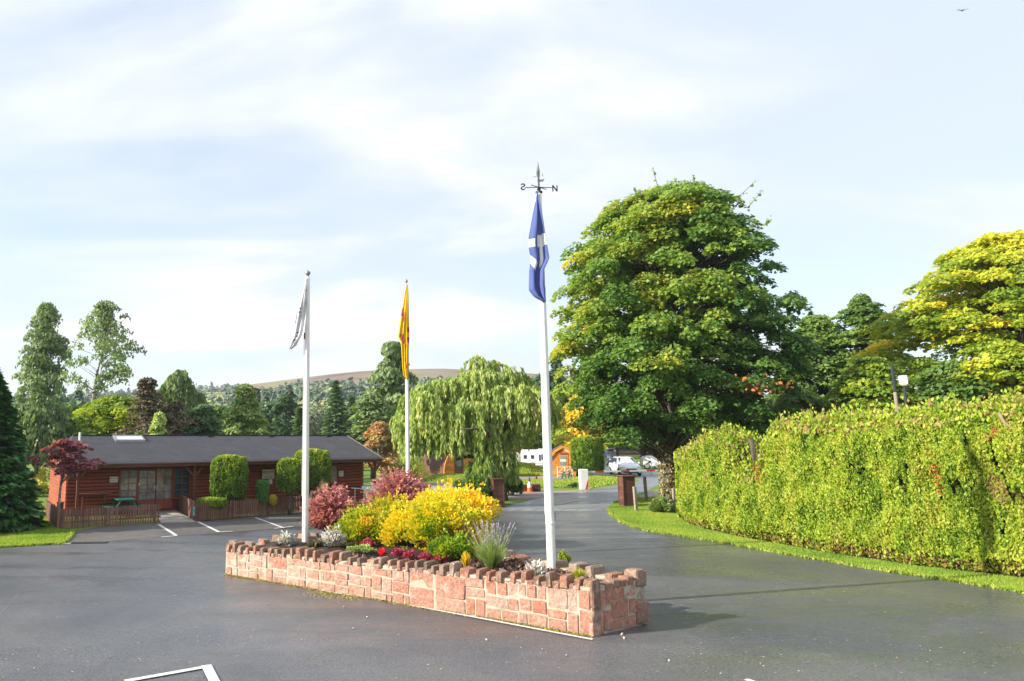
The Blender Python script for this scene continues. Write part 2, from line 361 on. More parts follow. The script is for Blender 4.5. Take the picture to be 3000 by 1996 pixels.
# leaf materials
GR = lambda *c: [(i / (len(c) - 1), k) for i, k in enumerate(c)]
L_maple = leafmat('sycamore_leaf', GR((.026, .062, .016), (.050, .110, .024), (.084, .156, .034), (.150, .215, .042), (.29, .27, .03)), .42, .42)
L_green = leafmat('mid_green_leaf', GR((.030, .066, .018), (.062, .118, .028), (.115, .175, .038)), .5, .4)
L_dark = leafmat('dark_green_leaf', GR((.024, .052, .024), (.042, .085, .032), (.075, .125, .042)), .5, .25)
L_yel = leafmat('yellow_green_leaf', GR((.038, .085, .014), (.105, .17, .020), (.24, .28, .025), (.48, .37, .03)), .45, .4)
L_gold = leafmat('golden_leaf', GR((.13, .15, .02), (.36, .30, .03), (.55, .34, .03)), .5, .35)
L_willow = leafmat('willow_leaf', GR((.075, .125, .03), (.15, .215, .055), (.235, .29, .10), (.34, .34, .15)), .5, .4)
L_birch = leafmat('birch_leaf', GR((.050, .085, .035), (.095, .145, .055), (.16, .21, .08)), .5, .3)
L_pale = leafmat('pale_sallow_leaf', GR((.07, .12, .035), (.15, .21, .065), (.27, .33, .12)), .5, .3)
L_spruce = leafmat('spruce_needle', GR((.010, .040, .014), (.024, .080, .025), (.065, .155, .038)), .5, .12)
L_purple = leafmat('purple_leaf', GR((.045, .040, .026), (.080, .062, .042), (.10, .13, .05)), .5, .2)
L_jmaple = leafmat('japanese_maple_leaf', GR((.055, .018, .024), (.12, .030, .042), (.20, .065, .075), (.30, .17, .17)), .4, .3)
L_berb = leafmat('berberis_leaf', GR((.08, .030, .045), (.21, .080, .105), (.31, .15, .16), (.36, .22, .17)), .45, .35)
L_spir = leafmat('golden_spirea_leaf', GR((.04, .11, .01), (.13, .21, .012), (.34, .31, .014), (.46, .36, .018), (.44, .22, .03)), .45, .4)
L_spirg = leafmat('lime_spirea_leaf', GR((.04, .10, .012), (.12, .19, .014), (.28, .28, .018), (.40, .20, .03)), .45, .4)
L_silver = leafmat('silver_leaf', GR((.20, .21, .20), (.36, .37, .35)), .7, .1)
L_redfl = leafmat('red_flower', GR((.22, .008, .02), (.42, .012, .02), (.45, .04, .08)), .5, .2)
L_pinkfl = leafmat('magenta_flower', GR((.10, .015, .04), (.24, .03, .075), (.34, .09, .07)), .5, .2)
L_lav = leafmat('lavender_leaf', GR((.07, .12, .035), (.13, .19, .05), (.22, .27, .10)), .6, .2)
L_lavfl = leafmat('lavender_flower', GR((.12, .10, .20), (.24, .21, .33)), .6, .2)
L_hedge = leafmat('hedge_spray', GR((.025, .055, .008), (.065, .125, .012), (.135, .215, .018), (.24, .30, .028), (.19, .15, .06), (.16, .085, .04)), .5, .35)
L_top = leafmat('topiary_leaf', GR((.022, .055, .010), (.062, .115, .013), (.14, .20, .016), (.33, .30, .02)), .5, .3)
L_conif = leafmat('mid_conifer_needle', GR((.035, .072, .034), (.062, .115, .048), (.11, .165, .06)), .6, .15)
L_box = leafmat('clipped_yew_leaf', GR((.03, .09, .025), (.055, .14, .03), (.10, .20, .04)), .5, .2)
L_blade = leafmat('grass_blade', GR((.07, .13, .018), (.12, .20, .024), (.19, .245, .032), (.27, .26, .07)), .6, .35)
L_far = leafmat('far_foliage', GR((.038, .070, .048), (.066, .105, .058), (.10, .14, .062), (.15, .17, .07)), .7, 0)
M_core = paint('twiggy_core', (.030, .034, .014), .95, .1, var=.5, scale=8)
# ------------------------------------------------------------------ setting
def sheet(name, pts, z, mat, label=None):
    b = MB(); b.add([(p[0], p[1], z) for p in pts], [tuple(range(len(pts)))])
    me = b.mesh(name, mat)
    import bmesh
    bm = bmesh.new(); bm.from_mesh(me); bmesh.ops.triangulate(bm, faces=bm.faces)
    for f in bm.faces:
        if f.normal.z < 0: f.normal_flip()
    bm.to_mesh(me); bm.free()
    return tag(link_obj(name, me), label, kind='structure')
def PX(*pp): return [G(*p) for p in pp]
sheet('grass_ground', [(-900, -40), (900, -40), (900, 1400), (-900, 1400)], 0, M_grass)
sheet('asphalt', [(-60, -12), (60, -12)] + [(60, 6)] + PX((3000, 1740), (2800, 1706), (2546, 1667), (2291, 1623), (2100, 1588), (1980, 1570), (1909, 1559), (1860, 1546), (1820, 1530), (1792, 1512), (1782, 1494), (1786, 1482), (1800, 1470),
      (1850, 1452), (1900, 1438), (1930, 1420), (1965, 1402), (1990, 1394), (1960, 1384), (1890, 1379), (1850, 1368), (1820, 1352), (1800, 1340), (1790, 1328),
      (1765, 1328), (1760, 1345), (1745, 1368), (1728, 1382), (1740, 1392), (1800, 1392), (1850, 1396), (1874, 1402), (1868, 1412), (1820, 1421), (1719, 1437), (1640, 1449), (1561, 1464), (1478, 1484),
      (1400, 1494), (1300, 1480), (1100, 1485), (1000, 1490), (870, 1500), (570, 1529), (515, 1533), (470, 1531), (300, 1542), (214, 1557), (205, 1575), (183, 1594), (0, 1605), (-300, 1622)) + [(-60, 18)], .004, M_road)
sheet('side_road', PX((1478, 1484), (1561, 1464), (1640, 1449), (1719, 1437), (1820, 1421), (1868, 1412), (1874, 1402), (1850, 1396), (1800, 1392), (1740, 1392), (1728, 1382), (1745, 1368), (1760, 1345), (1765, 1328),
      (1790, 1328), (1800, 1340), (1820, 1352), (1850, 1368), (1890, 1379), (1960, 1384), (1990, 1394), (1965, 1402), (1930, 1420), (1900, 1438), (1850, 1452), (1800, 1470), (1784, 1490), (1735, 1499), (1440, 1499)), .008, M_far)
sheet('parking_bay', PX((214, 1557), (300, 1543), (470, 1531), (570, 1529), (870, 1500), (1040, 1485), (1100, 1500), (1000, 1528), (858, 1545), (690, 1559), (516, 1571), (290, 1589), (183, 1596), (205, 1575)), .008, M_bay)
sheet('gravel', PX((1478, 1440), (1560, 1441), (1698, 1437), (1735, 1431), (1725, 1438), (1640, 1450), (1561, 1465), (1478, 1462), (1380, 1466), (1200, 1450), (1200, 1418), (1330, 1416), (1400, 1436)), .012, M_gravel, 'gravel strip beside the side road')
sheet('gravel_track', PX((1480, 1396), (1600, 1396), (1730, 1398), (1730, 1403), (1600, 1403), (1480, 1404), (1240, 1404), (1240, 1401)), .012, M_gravel)
sheet('grass_verge', PX((1440, 1464), (1478, 1462), (1561, 1465), (1478, 1484), (1400, 1494), (1380, 1480)), .014, M_grass)
sheet('footpath', PX((1868, 1457), (1900, 1444), (1945, 1434), (1965, 1432), (1965, 1456)), .012, M_path)
sheet('brick_footway', PX((1400, 1496), (1438, 1484), (1500, 1480), (1478, 1487), (1440, 1497)), .016, M_gravel)
def line(a, b_, wd, name='road_marking', z=.016):
    a = Vector(a); b_ = Vector(b_); d = (b_ - a).normalized(); n = Vector((-d.y, d.x, 0)) * wd / 2
    return sheet(name, [a + n, b_ + n, b_ - n, a - n], z, M_line)
for i, (p, q, wd) in enumerate([((465, 1538), (516, 1570), .12), ((473, 1575), (520, 1571), .09), ((580, 1530), (641, 1560), .12), ((641, 1560), (681, 1558), .09), ((748, 1518), (831, 1548), .10), ((803, 1550), (858, 1544), .09),
                   ((183, 1595), (237, 1592), .11), ((1100, 1756), (1736, 1877), .085), ((366, 2000), (612, 1956), .11), ((604, 1953), (645, 2035), .15), ((2185, 1995), (2260, 2020), .10),
                   ((1640, 1479), (1716, 1461), .14), ((1660, 1461), (1716, 1460), .10)]):
    line(G(*p), G(*q), wd, z=.016 + .0007 * i)
for k in range(7):
    x = 1448 + k * 42; line(G(x, 1497.5), G(x + 30, 1496), .11, z=.027); line(G(x + 8, 1493.5), G(x + 22, 1494.5), .08, z=.029)
for k in range(5):
    x = 1694 + k * 26; line(G(x, 1453.5), G(x + 17, 1453), .14, z=.027)
tag(MB().box(-.55, .55, -.12, .12, 0, .02).off((0, 0, 0)).build('drain_grate', M_black), 'long dark drain grate beside the lawn corner', 'drain')
o = bpy.data.objects['drain_grate']; o.location = G(262, 1591, .01); o.rotation_euler = (0, 0, R_(4))
# hill
PXS = [-2500, -800, 0, 250, 480, 620, 740, 860, 1000, 1100, 1310, 1450, 1700, 2000, 2600, 3600]
PYS = [1215, 1190, 1168, 1160, 1150, 1138, 1126, 1110, 1094, 1088, 1084, 1088, 1100, 1130, 1190, 1230]
def ridge_h(x):  # height of the skyline at the hill's crest (820 m)
    px = PPX + FPX * x / 820
    return EYE + (HORY - np.interp(px, PXS, PYS)) * 820 / FPX
def hill_z(x, y):
    s = np.clip((y - 110) / 710, 0, 1) ** 1.45
    after = np.clip((y - 820) / 600, 0, 1)
    ang = x * 820 / np.maximum(y, 110)
    return ridge_h(np.clip(ang, -3500, 3500)) * s * (1 - .35 * after) - .3
hx = np.linspace(-1500, 1500, 91); hy = np.concatenate([np.linspace(108, 820, 60), np.linspace(860, 1500, 10)])
line_dummy = 0
b = MB(); q = []
for y in hy:
    for x in hx:
        q.append((x, y, float(hill_z(x, y)) + (math.sin(x * .021) + math.sin(y * .017 + x * .01)) * .8 * min(1, (y - 105) / 200)))
nx = len(hx); b.add(q, [(j * nx + i, j * nx + i + 1, (j + 1) * nx + i + 1, (j + 1) * nx + i) for j in range(len(hy) - 1) for i in range(nx - 1)])
mb_ = MatB('moorland'); pp = mb_.pos()
mc = mb_.ramp(mb_.noise(.010, 5, .6, pp, sc=(1, 3, 6)), [(.35, (.13, .075, .065)), (.47, (.20, .14, .09)), (.56, (.24, .20, .10)), (.7, (.13, .16, .06))])
tag(b.build('hillside', mb_.bsdf(mc, .9, .1), None, True, fix=False), kind='structure')
# far-off wood: thousands of small conifers and round crowns in one mass
def far_wood():
    Q = []; T = []
    n = 5200
    y = 118 + 650 * rng.uniform(0, 1, n) ** .9; pxx = rng.uniform(-500, 2450, n)
    x = (pxx - PPX) / FPX * y
    # tree line: forest reaches the skyline on the left, stays below the moor on the right
    lim = np.interp(pxx, [-500, 560, 640, 860, 1080, 1300, 2450], [830, 830, 740, 630, 570, 560, 560]); ok = y < lim + 25 * np.sin(pxx * .03)
    x, y, pxx = x[ok], y[ok], pxx[ok]; z = hill_z(x, y)
    for i in range(len(x)):
        con = (math.sin(x[i] * .03 + 1) + math.sin(y[i] * .025 + x[i] * .012)) * .5 + rnd.uniform(-.6, .6) > .15
        h = rnd.uniform(6.5, 11) * (1.15 if con else .9) * (.75 if y[i] > 520 else 1); base = rnd.uniform(.0, .35) if con else rnd.uniform(.25, 1)
        m = 34 if y[i] > 330 else (90 if y[i] > 210 else 260)
        t = rng.uniform(0, 1, m); a = rng.uniform(0, 6.283, m)
        if con: rr = (1 - t) * h * .24 + .25; zz_ = t * h
        else:
            rr = np.sqrt(np.clip(1 - (2 * t - 1) ** 2, 0, 1)) * h * .36; zz_ = h * (.15 + .85 * t)
        rr = rr * rng.uniform(.7, 1.1, m)
        c = np.stack([x[i] + rr * np.cos(a), y[i] + rr * np.sin(a), z[i] + zz_], 1)
        nr = unit(np.stack([np.cos(a), np.sin(a), np.full(m, .9 if con else .3) + (0 if con else 1) * (2 * t - .6)], 1) + rvec(m) * .45)
        s = h * (.052 if m > 200 else .10 if m > 50 else .16) * rng.uniform(.7, 1.3, m)[:, None]
        r1 = unit(np.cross(nr, rvec(m))); r2 = np.cross(nr, r1)
        Q.append(np.stack([c - r1 * s, c - r2 * s, c + r1 * s, c + r2 * s], 1)); T.append(base + rng.uniform(-.18, .18, m) + .1 * t)
    me = quads_mesh('hillside_wood', np.concatenate(Q), L_far, np.concatenate(T))
    tag(link_obj('hillside_wood', me), 'mixed wood of conifers and broadleaves covering the hillside', 'wood', kind='stuff')
far_wood()
# ------------------------------------------------------------------ stone planter
def rock(seed, k=.10):
    """one rough block, unit cube centred, 44 tris-ish"""
    r = random.Random(seed); m = MB(); m.cham(-.5, .5, -.5, .5, -.5, .5, k)
    cj = {(sx, sz): (r.uniform(-.05, .05), r.uniform(-.07, .07)) for sx in (0, 1) for sz in (0, 1)}
    m.v = [(x + cj[(x > 0, z > 0)][0] * .7 + r.uniform(-.025, .025), y + r.uniform(-.06, .06), z + cj[(x > 0, z > 0)][1] + r.uniform(-.03, .03)) for x, y, z in m.v]
    return m
def rock_meshes(mat, n, k, nm):
    L_ = []
    for i in range(n):
        me = rock(i * 7 + 3, k).mesh(nm, mat, False)
        L_.append(me)
    return L_
BR = rock_meshes(M_stone, 9, .045, 'stone'); CR = rock_meshes(M_cope, 9, .10, 'coping_stone')
C0 = G(660, 1684); A0 = G(1738, 1866); B0 = G(1882, 1832)
E0 = G(1512, 1612, .9); E0.z = 0; D0 = Vector((1.7, 23.4, 0)); C1 = Vector((-3.25, 18.55, 0))
planter = thing('stone_planter', 'long raised flower bed walled in red sandstone with jagged coping, amid the asphalt', 'planter', tuple(C0))
def wall_h(s): return .57 + .19 * s            # top of the coursed stone, s = 0 left .. 1 right
loop = [C0, A0, B0, E0, D0, C1]
hts = [.57, .76, .74, .70, .62, .57]
cen = sum((p for p in loop), Vector()) / 6
def inset(p, d):
    v = (cen - p); v.z = 0; return p + v.normalized() * d
# mortar core ring and soil
b = MB(); n = len(loop); ring = []
for p, h in zip(loop, hts):
    ring.append((p, h))
for i in range(n):
    (p, h), (q, g) = ring[i], ring[(i + 1) % n]
    U = (q - p); Ln = U.length; U.normalize(); Nn = Vector((U.y, -U.x, 0))   # outward
    p2 = p - Nn * .006 - U * 0; q2 = q - Nn * .006; p3 = p - Nn * .26; q3 = q - Nn * .26
    b.add([(p2.x, p2.y, 0), (q2.x, q2.y, 0), (q3.x, q3.y, 0), (p3.x, p3.y, 0), (p2.x, p2.y, h + .05), (q2.x, q2.y, g + .05), (q3.x, q3.y, g + .05), (p3.x, p3.y, h + .05)],
          [(0, 3, 2, 1), (4, 5, 6, 7), (0, 1, 5, 4), (1, 2, 6, 5), (2, 3, 7, 6), (3, 0, 4, 7)])
b.off(planter.location).build('mortar', M_mortar, planter)
def soil_z(x, y):
    return .60 + .10 * math.sin(x * .9 + 1) * math.sin(y * .7) + .07 * math.sin(x * 3.1 + y * 2.3) * .6
import bmesh
bm = bmesh.new(); vs_ = [bm.verts.new(inset(p, .14)) for p in loop]; bm.faces.new(vs_)
bmesh.ops.triangulate(bm, faces=bm.faces); 
for _ in range(5): bmesh.ops.subdivide_edges(bm, edges=bm.edges[:], cuts=1, use_grid_fill=True)
for v in bm.verts:
    zz_ = soil_z(v.co.x, v.co.y) + rnd.uniform(-.012, .03); v.co.z = zz_; v.co -= planter.location
for f in bm.faces:
    f.normal_update()
    if f.normal.z < 0: f.normal_flip()
me = bpy.data.meshes.new('soil'); bm.to_mesh(me); bm.free(); me.materials.append(M_soil); link_obj('soil', me, planter)
nst = 0
def place_stone(P, U, u0, u1, z0, z1, dep=.2, proud=.0, name='stone', pool=BR, tilt=0):
    global nst
    Nn = Vector((U.y, -U.x, 0)); c = P + U * ((u0 + u1) / 2) + Nn * (proud - dep / 2) + Vector((0, 0, (z0 + z1) / 2)) - planter.location
    o = link_obj(name, rnd.choice(pool), planter, c, (0, tilt, math.atan2(U.y, U.x) + rnd.uniform(-.015, .015)), (u1 - u0, dep, z1 - z0)); nst += 1; return o
def course_wall(p, q, h0, h1, coarse=1.0, end=0.02):
    U = q - p; Ln = U.length; U.normalize(); u = end; g = .014
    while u < Ln - end - .06:
        wd = min(rnd.uniform(.36, .70) * coarse, Ln - end - u)
        if Ln - end - (u + wd) < .2: wd = Ln - end - u
        H = h0 + (h1 - h0) * (u + wd / 2) / Ln
        kind = rnd.random()
        rows = sorted([0] + ([rnd.uniform(.38, .62)] if kind < .45 else [rnd.uniform(.25, .38), rnd.uniform(.6, .75)]) + [1])
        for i in range(len(rows) - 1):
            z0 = rows[i] * H + .01; z1 = rows[i + 1] * H; k = rnd.random(); sp_ = []
            if wd < .34 or k < .35: sp_ = [0, 1]
            elif k < .95: sp_ = [0, rnd.choice((rnd.uniform(.22, .4), rnd.uniform(.45, .6), rnd.uniform(.62, .78))), 1]
            else: sp_ = [0, rnd.uniform(.25, .36), rnd.uniform(.62, .75), 1]
            for j in range(len(sp_) - 1):
                a, c = u + sp_[j] * wd, u + sp_[j + 1] * wd
                if c - a > .30 and z1 - z0 > .26 and rnd.random() < .5:
                    m = (z0 + z1) / 2 + rnd.uniform(-.04, .04)
                    place_stone(p, U, a + g, c - g, z0 + g, m - g, proud=rnd.uniform(.004, .026)); place_stone(p, U, a + g, c - g, m + g, z1 - g, proud=rnd.uniform(.004, .026))
                else: place_stone(p, U, a + g, c - g, z0 + g, z1 - g, proud=rnd.uniform(.0, .018))
        u += wd
def coping(p, q, h0, h1, tall=.195, u0=.05, wmin=.07, wmax=.12, gap=(.08, .16), dep=.36):
    U = q - p; Ln = U.length; U.normalize(); u = u0
    while u < Ln - .12:
        H = h0 + (h1 - h0) * u / Ln; wd = rnd.uniform(wmin, wmax) * (1.9 if rnd.random() < .16 else 1); t = tall * rnd.uniform(.68, 1.2)
        place_stone(p, U, u, u + wd, H - .015, H + t, dep * rnd.uniform(.75, 1.15), rnd.uniform(.0, .055), 'coping_stone', CR, rnd.uniform(-.12, .12))
        u += wd + .006; g = rnd.uniform(*gap)
        if u + g < Ln - .05: place_stone(p, U, u, u + g, H - .015, H + t * rnd.uniform(.22, .48), .26, rnd.uniform(-.01, .02), 'coping_stone', CR, rnd.uniform(-.05, .05))
        u += g + .006
course_wall(C0, A0, .57, .76)
course_wall(A0, B0, .76, .74, .8, .16)
coping(C0, A0, .57, .76)
coping(B0 + (E0 - B0).normalized() * .3, E0, .70, .68, .2, .05, .15, .3, (.12, .3), .34)
coping(E0, D0, .68, .62, .19, .05, .12, .26, (.15, .3), .3)
coping(D0, C1, .62, .57, .19, .05, .10, .2, (.18, .34), .3)
coping(C1, C0, .57, .57, .18, .1, .09, .14, (.12, .2), .3)
course_wall(B0, E0, .74, .70, 1.8); course_wall(C1, C0, .57, .57, 1.3)
# big corner stones of the right end
UA = (B0 - A0).normalized()
for (P, u0, u1, z0, z1, dep, pool) in ((A0, -.03, .17, .0, .22, .30, BR), (A0, -.02, .18, .22, .44, .28, CR), (A0, -.01, .22, .44, .95, .22, CR)):
    o = place_stone(P, UA, u0, u1, z0, z1, dep, .035, 'corner_stone', pool)
for (z0, z1, s, sh) in ((0, .42, .34, .02), (.42, .70, .26, .0), (.68, .98, .30, .03)):
    o = link_obj('corner_stone', CR[3 if z0 < .1 else 5], planter, B0 + Vector((-.08 + sh, .10, (z0 + z1) / 2)) - planter.location, (0, .05, .6), (s, s, z1 - z0))
for k in range(4):
    u = .36 + k * .21; place_stone(A0, UA, u, u + .2, .72, .84 + .03 * (k % 2), .22, .01, 'coping_stone', CR)
# moss and dirt collected at the wall foot
P = []
U = (A0 - C0); Ln = U.length; U.normalize(); Nn = Vector((U.y, -U.x, 0))
for i in range(5200):
    u = rnd.uniform(0, Ln); k = .5 + .5 * math.sin(u * 2.1 + 1) + (1.3 if 3.0 < u < 4.3 else 0)
    wd = abs(rnd.gauss(0, .02 + .035 * k * (3.2 if 3.0 < u < 4.3 else 1))); p = C0 + U * u + Nn * (wd - .005); P.append((p.x, p.y, .008 + max(0, rnd.gauss(0, .012)) * (1 if wd < .05 else .1)))
P = np.array(P); o = leaves('wall_foot_moss', P, .022, M_moss, None, rng.uniform(0, 1, len(P)), 1.0, origin=(0, 0, 0))
tag(o, 'moss and weeds gathered along the foot of the planter wall', 'moss', kind='stuff')
# loose chips of stone on the road
CHIP = rock(99, .2).mesh('stone_chip', paint('pale_stone', (.55, .50, .43), .8))
for i, (px, py, s) in enumerate([(884, 1704, .03), (1008, 1778, .035), (1076, 1808, .04), (1035, 1841, .03), (1822, 1858, .05), (1828, 1869, .04), (1425, 1874, .035), (1660, 1920, .03), (1960, 1935, .03)]):
    p = G(px, py, .016); o = link_obj('stone_chip', CHIP, None, p, (.3 * i, .2, i), (s, s * .8, s * .5))
    tag(o, None, 'pebble', 'loose pale chips of stone on the asphalt'); o['label'] = 'small pale chip of stone lying on the asphalt by the planter'
# mulch chips on the soil
P = []
while len(P) < 2600:
    a, c = rnd.random(), rnd.random(); p = A0.lerp(B0, a).lerp(E0, c) if rnd.random() < .5 else C0.lerp(A0, a).lerp(E0, c)
    p = inset(p, .25); P.append((p.x, p.y, soil_z(p.x, p.y) + .03))
L_mulch = leafmat('mulch_chip', GR((.03, .02, .015), (.09, .05, .035), (.22, .16, .13)), .85, 0)
o = leaves('mulch_chips', np.array(P), .06, L_mulch, None, None, 2.0, origin=(0, 0, 0)); tag(o, 'bark mulch chips strewn over the bed soil', 'mulch', kind='stuff')
# ------------------------------------------------------------------ flagpoles
def pole(px, py, zb, top_py, r0, r1, label, joint=None):
    base = G(px, py, zb); t = V(px, top_py, base.y); h = t.z - zb
    r = thing('flagpole', label, 'flagpole', base, 0, 'white flagpoles in the flower bed')
    m = MB(); m.lathe([(r0, -.25), (r0, .0), (r0 * .97, h * .3), (r0 * .86, h * .6), (r1 * 1.08, h * .9), (r1, h)], 20); m.build('shaft', M_pole, r, True)
    if joint:
        m = MB(); m.lathe([(r0 * 1.01, joint), (r0 * 1.04, joint + .01), (r0 * 1.04, joint + .05), (r0 * 1.01, joint + .06)], 20); m.build('joint_ring', M_pole, r, True)
        m = MB(); m.lathe([(r0 * 1.08, -.05), (r0 * 1.1, .05), (r0 * 1.02, .11)], 20); m.build('base_collar', M_grey, r)
    m = MB(); rr = r1 * .9; m.box(r0 * .9, r0 * 1.25, -.03, .03, 1.15, 1.19); m.box(r0 * 1.2, r0 * 1.3, -.02, .02, 1.08, 1.26); m.build('cleat', M_grey, r)
    m = MB(); m.tube([(-r0 - .015, -.02, 1.2), (-r1 - .03, -.02, h * .5), (-r1 - .02, -.01, h - .08)], .006, 5); m.build('halyard', M_white, r)
    return r, h
def finial(r, h, s, kind):
    m = MB()
    if kind == 0:
        m.lathe([(s * .35, h), (s * .35, h + s * .3), (s * .75, h + s * .9), (s * 1.1, h + s * 1.5), (s * 1.0, h + s * 1.9), (s * .5, h + s * 2.3), (s * .08, h + s * 2.5), (s * .03, h + s * 3.2)], 14)
    else:
        m.lathe([(s * .35, h), (s * .3, h + s * .6), (s * .95, h + s * 1.4), (s * 1.0, h + s * 1.9), (s * .45, h + s * 2.5), (s * .12, h + s * 3.1), (s * .03, h + s * 3.6)], 8)
    m.build('finial', M_zinc, r, True)
p1, h1 = pole(894, 1588, .60, 812, .085, .062, 'white flagpole at the left end of the bed with a white flag')
finial(p1, h1, .075, 0)
p2, h2 = pole(1196, 1465, .60, 832, .085, .060, 'white flagpole behind the pink and yellow shrubs with a yellow flag'); finial(p2, h2, .075, 1)
# pole 2 stands at the back of the bed
p3, h3 = pole(1617, 1686, .62, 566, .088, .058, 'tall white flagpole at the right end of the bed carrying the weather vane', joint=1.0)
def cloth(name, outline_rows, mats, root, hp, thick=.004, parent=None):
    """outline_rows: list of (z, [x...], [y...]) rows -> folded cloth"""
    m = MB(); nr = len(outline_rows); nc = len(outline_rows[0][1])
    q = [(x, y, z if not hasattr(z, '__len__') else z[i]) for (z, xs, ys) in outline_rows for i, (x, y) in enumerate(zip(xs, ys))]
    m.add(q, [(j * nc + i, j * nc + i + 1, (j + 1) * nc + i + 1, (j + 1) * nc + i) for j in range(nr - 1) for i in range(nc - 1)])
    return m
def flag_obj(name, label, m, mats, loc, thick=.006):
    me = m.mesh(name, mats, True); o = link_obj(name, me, None, loc); md = o.modifiers.new('solid', 'SOLIDIFY'); md.thickness = thick; md.offset = 0
    return tag(o, label, 'flag', 'flags hanging from the three poles')
def fabric(name, col, tr=.3):
    b = MatB(name); c = b.mix(b.mr(b.noise(8, 4, .6, b.pos(True)), .3, .7), [k * .9 for k in col], [min(1, k * 1.08) for k in col]); return b.bsdf(c, .75, .2, transl=tr, warm=False)
F_white = fabric('white_flag_cloth', (.80, .79, .81)); F_print = fabric('flag_print', (.12, .15, .17), .1)
F_yel = fabric('yellow_flag_cloth', (.86, .60, .02)); F_red = fabric('red_lion_print', (.55, .05, .06), .2)
F_blue = fabric('saltire_blue_cloth', (.12, .165, .43)); F_cross = fabric('saltire_white_band', (.82, .82, .80))
NR = 96
def rows_flag(px0, base_y, table, ncol=49, folds=5, amp=.05, seed=1, taper=.8):
    """table: (py, px_left, px_right) silhouettes -> folded sheet between them at depth base_y"""
    rows = []; out = []
    ys = np.linspace(table[0][0], table[-1][0], NR + 1)
    for j, py in enumerate(ys):
        xl = np.interp(py, [t[0] for t in table], [t[1] for t in table]); xr = np.interp(py, [t[0] for t in table], [t[2] for t in table])
        xs, yy, zs = [], [], []
        for i in range(ncol):
            f = i / (ncol - 1); p = V(xl + (xr - xl) * f, py, base_y); k = j / NR
            fold = math.sin(f * math.pi * folds + seed + k * 1.4) * amp * (.25 + .75 * k) * (1 - .3 * k) + .02 * math.sin(k * 9 + f * 4)
            xs.append(p.x + .25 * fold * math.cos(f * 8)); yy.append(base_y + fold - .10); zs.append(p.z)
        rows.append((zs, xs, yy))
    m = MB(); q = [(x, y, z) for (zs, xs, yy) in rows for x, y, z in zip(xs, yy, zs)]; nc = ncol
    m.add(q, [(j * nc + i, j * nc + i + 1, (j + 1) * nc + i + 1, (j + 1) * nc + i) for j in range(NR) for i in range(nc - 1)]); return m, rows, ys
def paint_cells(m, rows, fn, nc=49):
    m.mi = [fn(i / (nc - 1), j / NR) for j in range(NR) for i in range(nc - 1)]
# white flag
T = [(815, 897, 900), (835, 893, 900), (880, 880, 900), (930, 869, 897), (965, 862, 894), (985, 858, 890), (1000, 852, 880), (1012, 848, 872), (1024, 846, 856)]
m, rows, ys = rows_flag(894, p1.location.y, T, seed=.4)
def fw(f, j):
    if .42 < j < .53 and .14 < f < .34 and int(j * 36) % 2: return 1
    if .48 < j < .64 and f < .10: return 1
    if .76 < j < .90 and .28 < f < .54 and int(j * 36) % 2: return 1
    if .10 < j < .20 and .76 < f < .84 and int(j * 36) % 2 == 0: return 1
    if .31 < j < .39 and .84 < f < .97 and int(j * 50) % 2: return 1
    if .90 < j < .93 and .5 < f < .6: return 1
    return 0
paint_cells(m, rows, fw); loc = tuple(p1.location); flag_obj('flag', 'white flag with dark lettering hanging limp from the left flagpole', m.off(loc), [F_white, F_print], loc)
m = MB(); m.box(-.02, .02, -.02, .02, 0, .17); o = m.build('halyard_weight', M_rust); o.location = V(892.5, 994, p1.location.y - .03); tag(o, 'small brown toggle on the halyard of the left flagpole', 'toggle')
# yellow flag
T = [(836, 1190, 1194), (860, 1185, 1196), (895, 1179, 1197), (940, 1172, 1198), (975, 1167, 1199), (990, 1166, 1199), (1003, 1174, 1198), (1030, 1176, 1197), (1075, 1178, 1197), (1100, 1181, 1197), (1112, 1188, 1196)]
m, rows, ys = rows_flag(1195, p2.location.y, T, folds=6, amp=.06, seed=2)
def fy(f, j):
    s = math.sin(f * 19 + j * 23) + math.sin(j * 31 - f * 9)
    if .28 < j < .62 and .30 < f < .52 and s > .25: return 1
    if (.44 < j < .5 or .55 < j < .61) and f > .78: return 1
    if .24 < j < .33 and f < .22: return 1
    if .62 < j < .95 and .3 < f < .8 and s > 1.25: return 1
    if .52 < j < .62 and .1 < f < .3 and s > .6: return 1
    return 0
paint_cells(m, rows, fy); loc = tuple(p2.location); flag_obj('flag', 'yellow flag with red heraldic print hanging from the middle flagpole', m.off(loc), [F_yel, F_red], loc)
# saltire
T = [(568, 1569, 1572), (590, 1567, 1574), (605, 1563, 1578), (650, 1554, 1587), (695, 1546, 1594), (720, 1544, 1598), (760, 1551, 1604), (775, 1550, 1598), (795, 1547, 1588), (840, 1546, 1589), (852, 1546, 1592), (870, 1560, 1592), (888, 1588, 1594)]
m, rows, ys = rows_flag(1580, p3.location.y, T, folds=3, amp=.085, seed=.9)
def fs(f, j):
    py = 568 + j * 320
    if f > .45:
        return 1 if 692 + (f - .45) * -12 < py < 726 + (f - .45) * -12 else 0
    if f < .30 and 702 < py < 728: return 1
    if f < .42 and 748 + f * 60 < py < 772 + f * 60: return 1
    return 0
paint_cells(m, rows, fs); loc = tuple(p3.location); flag_obj('flag', 'blue flag with white diagonal cross hanging from the tallest flagpole', m.off(loc), [F_blue, F_cross], loc)
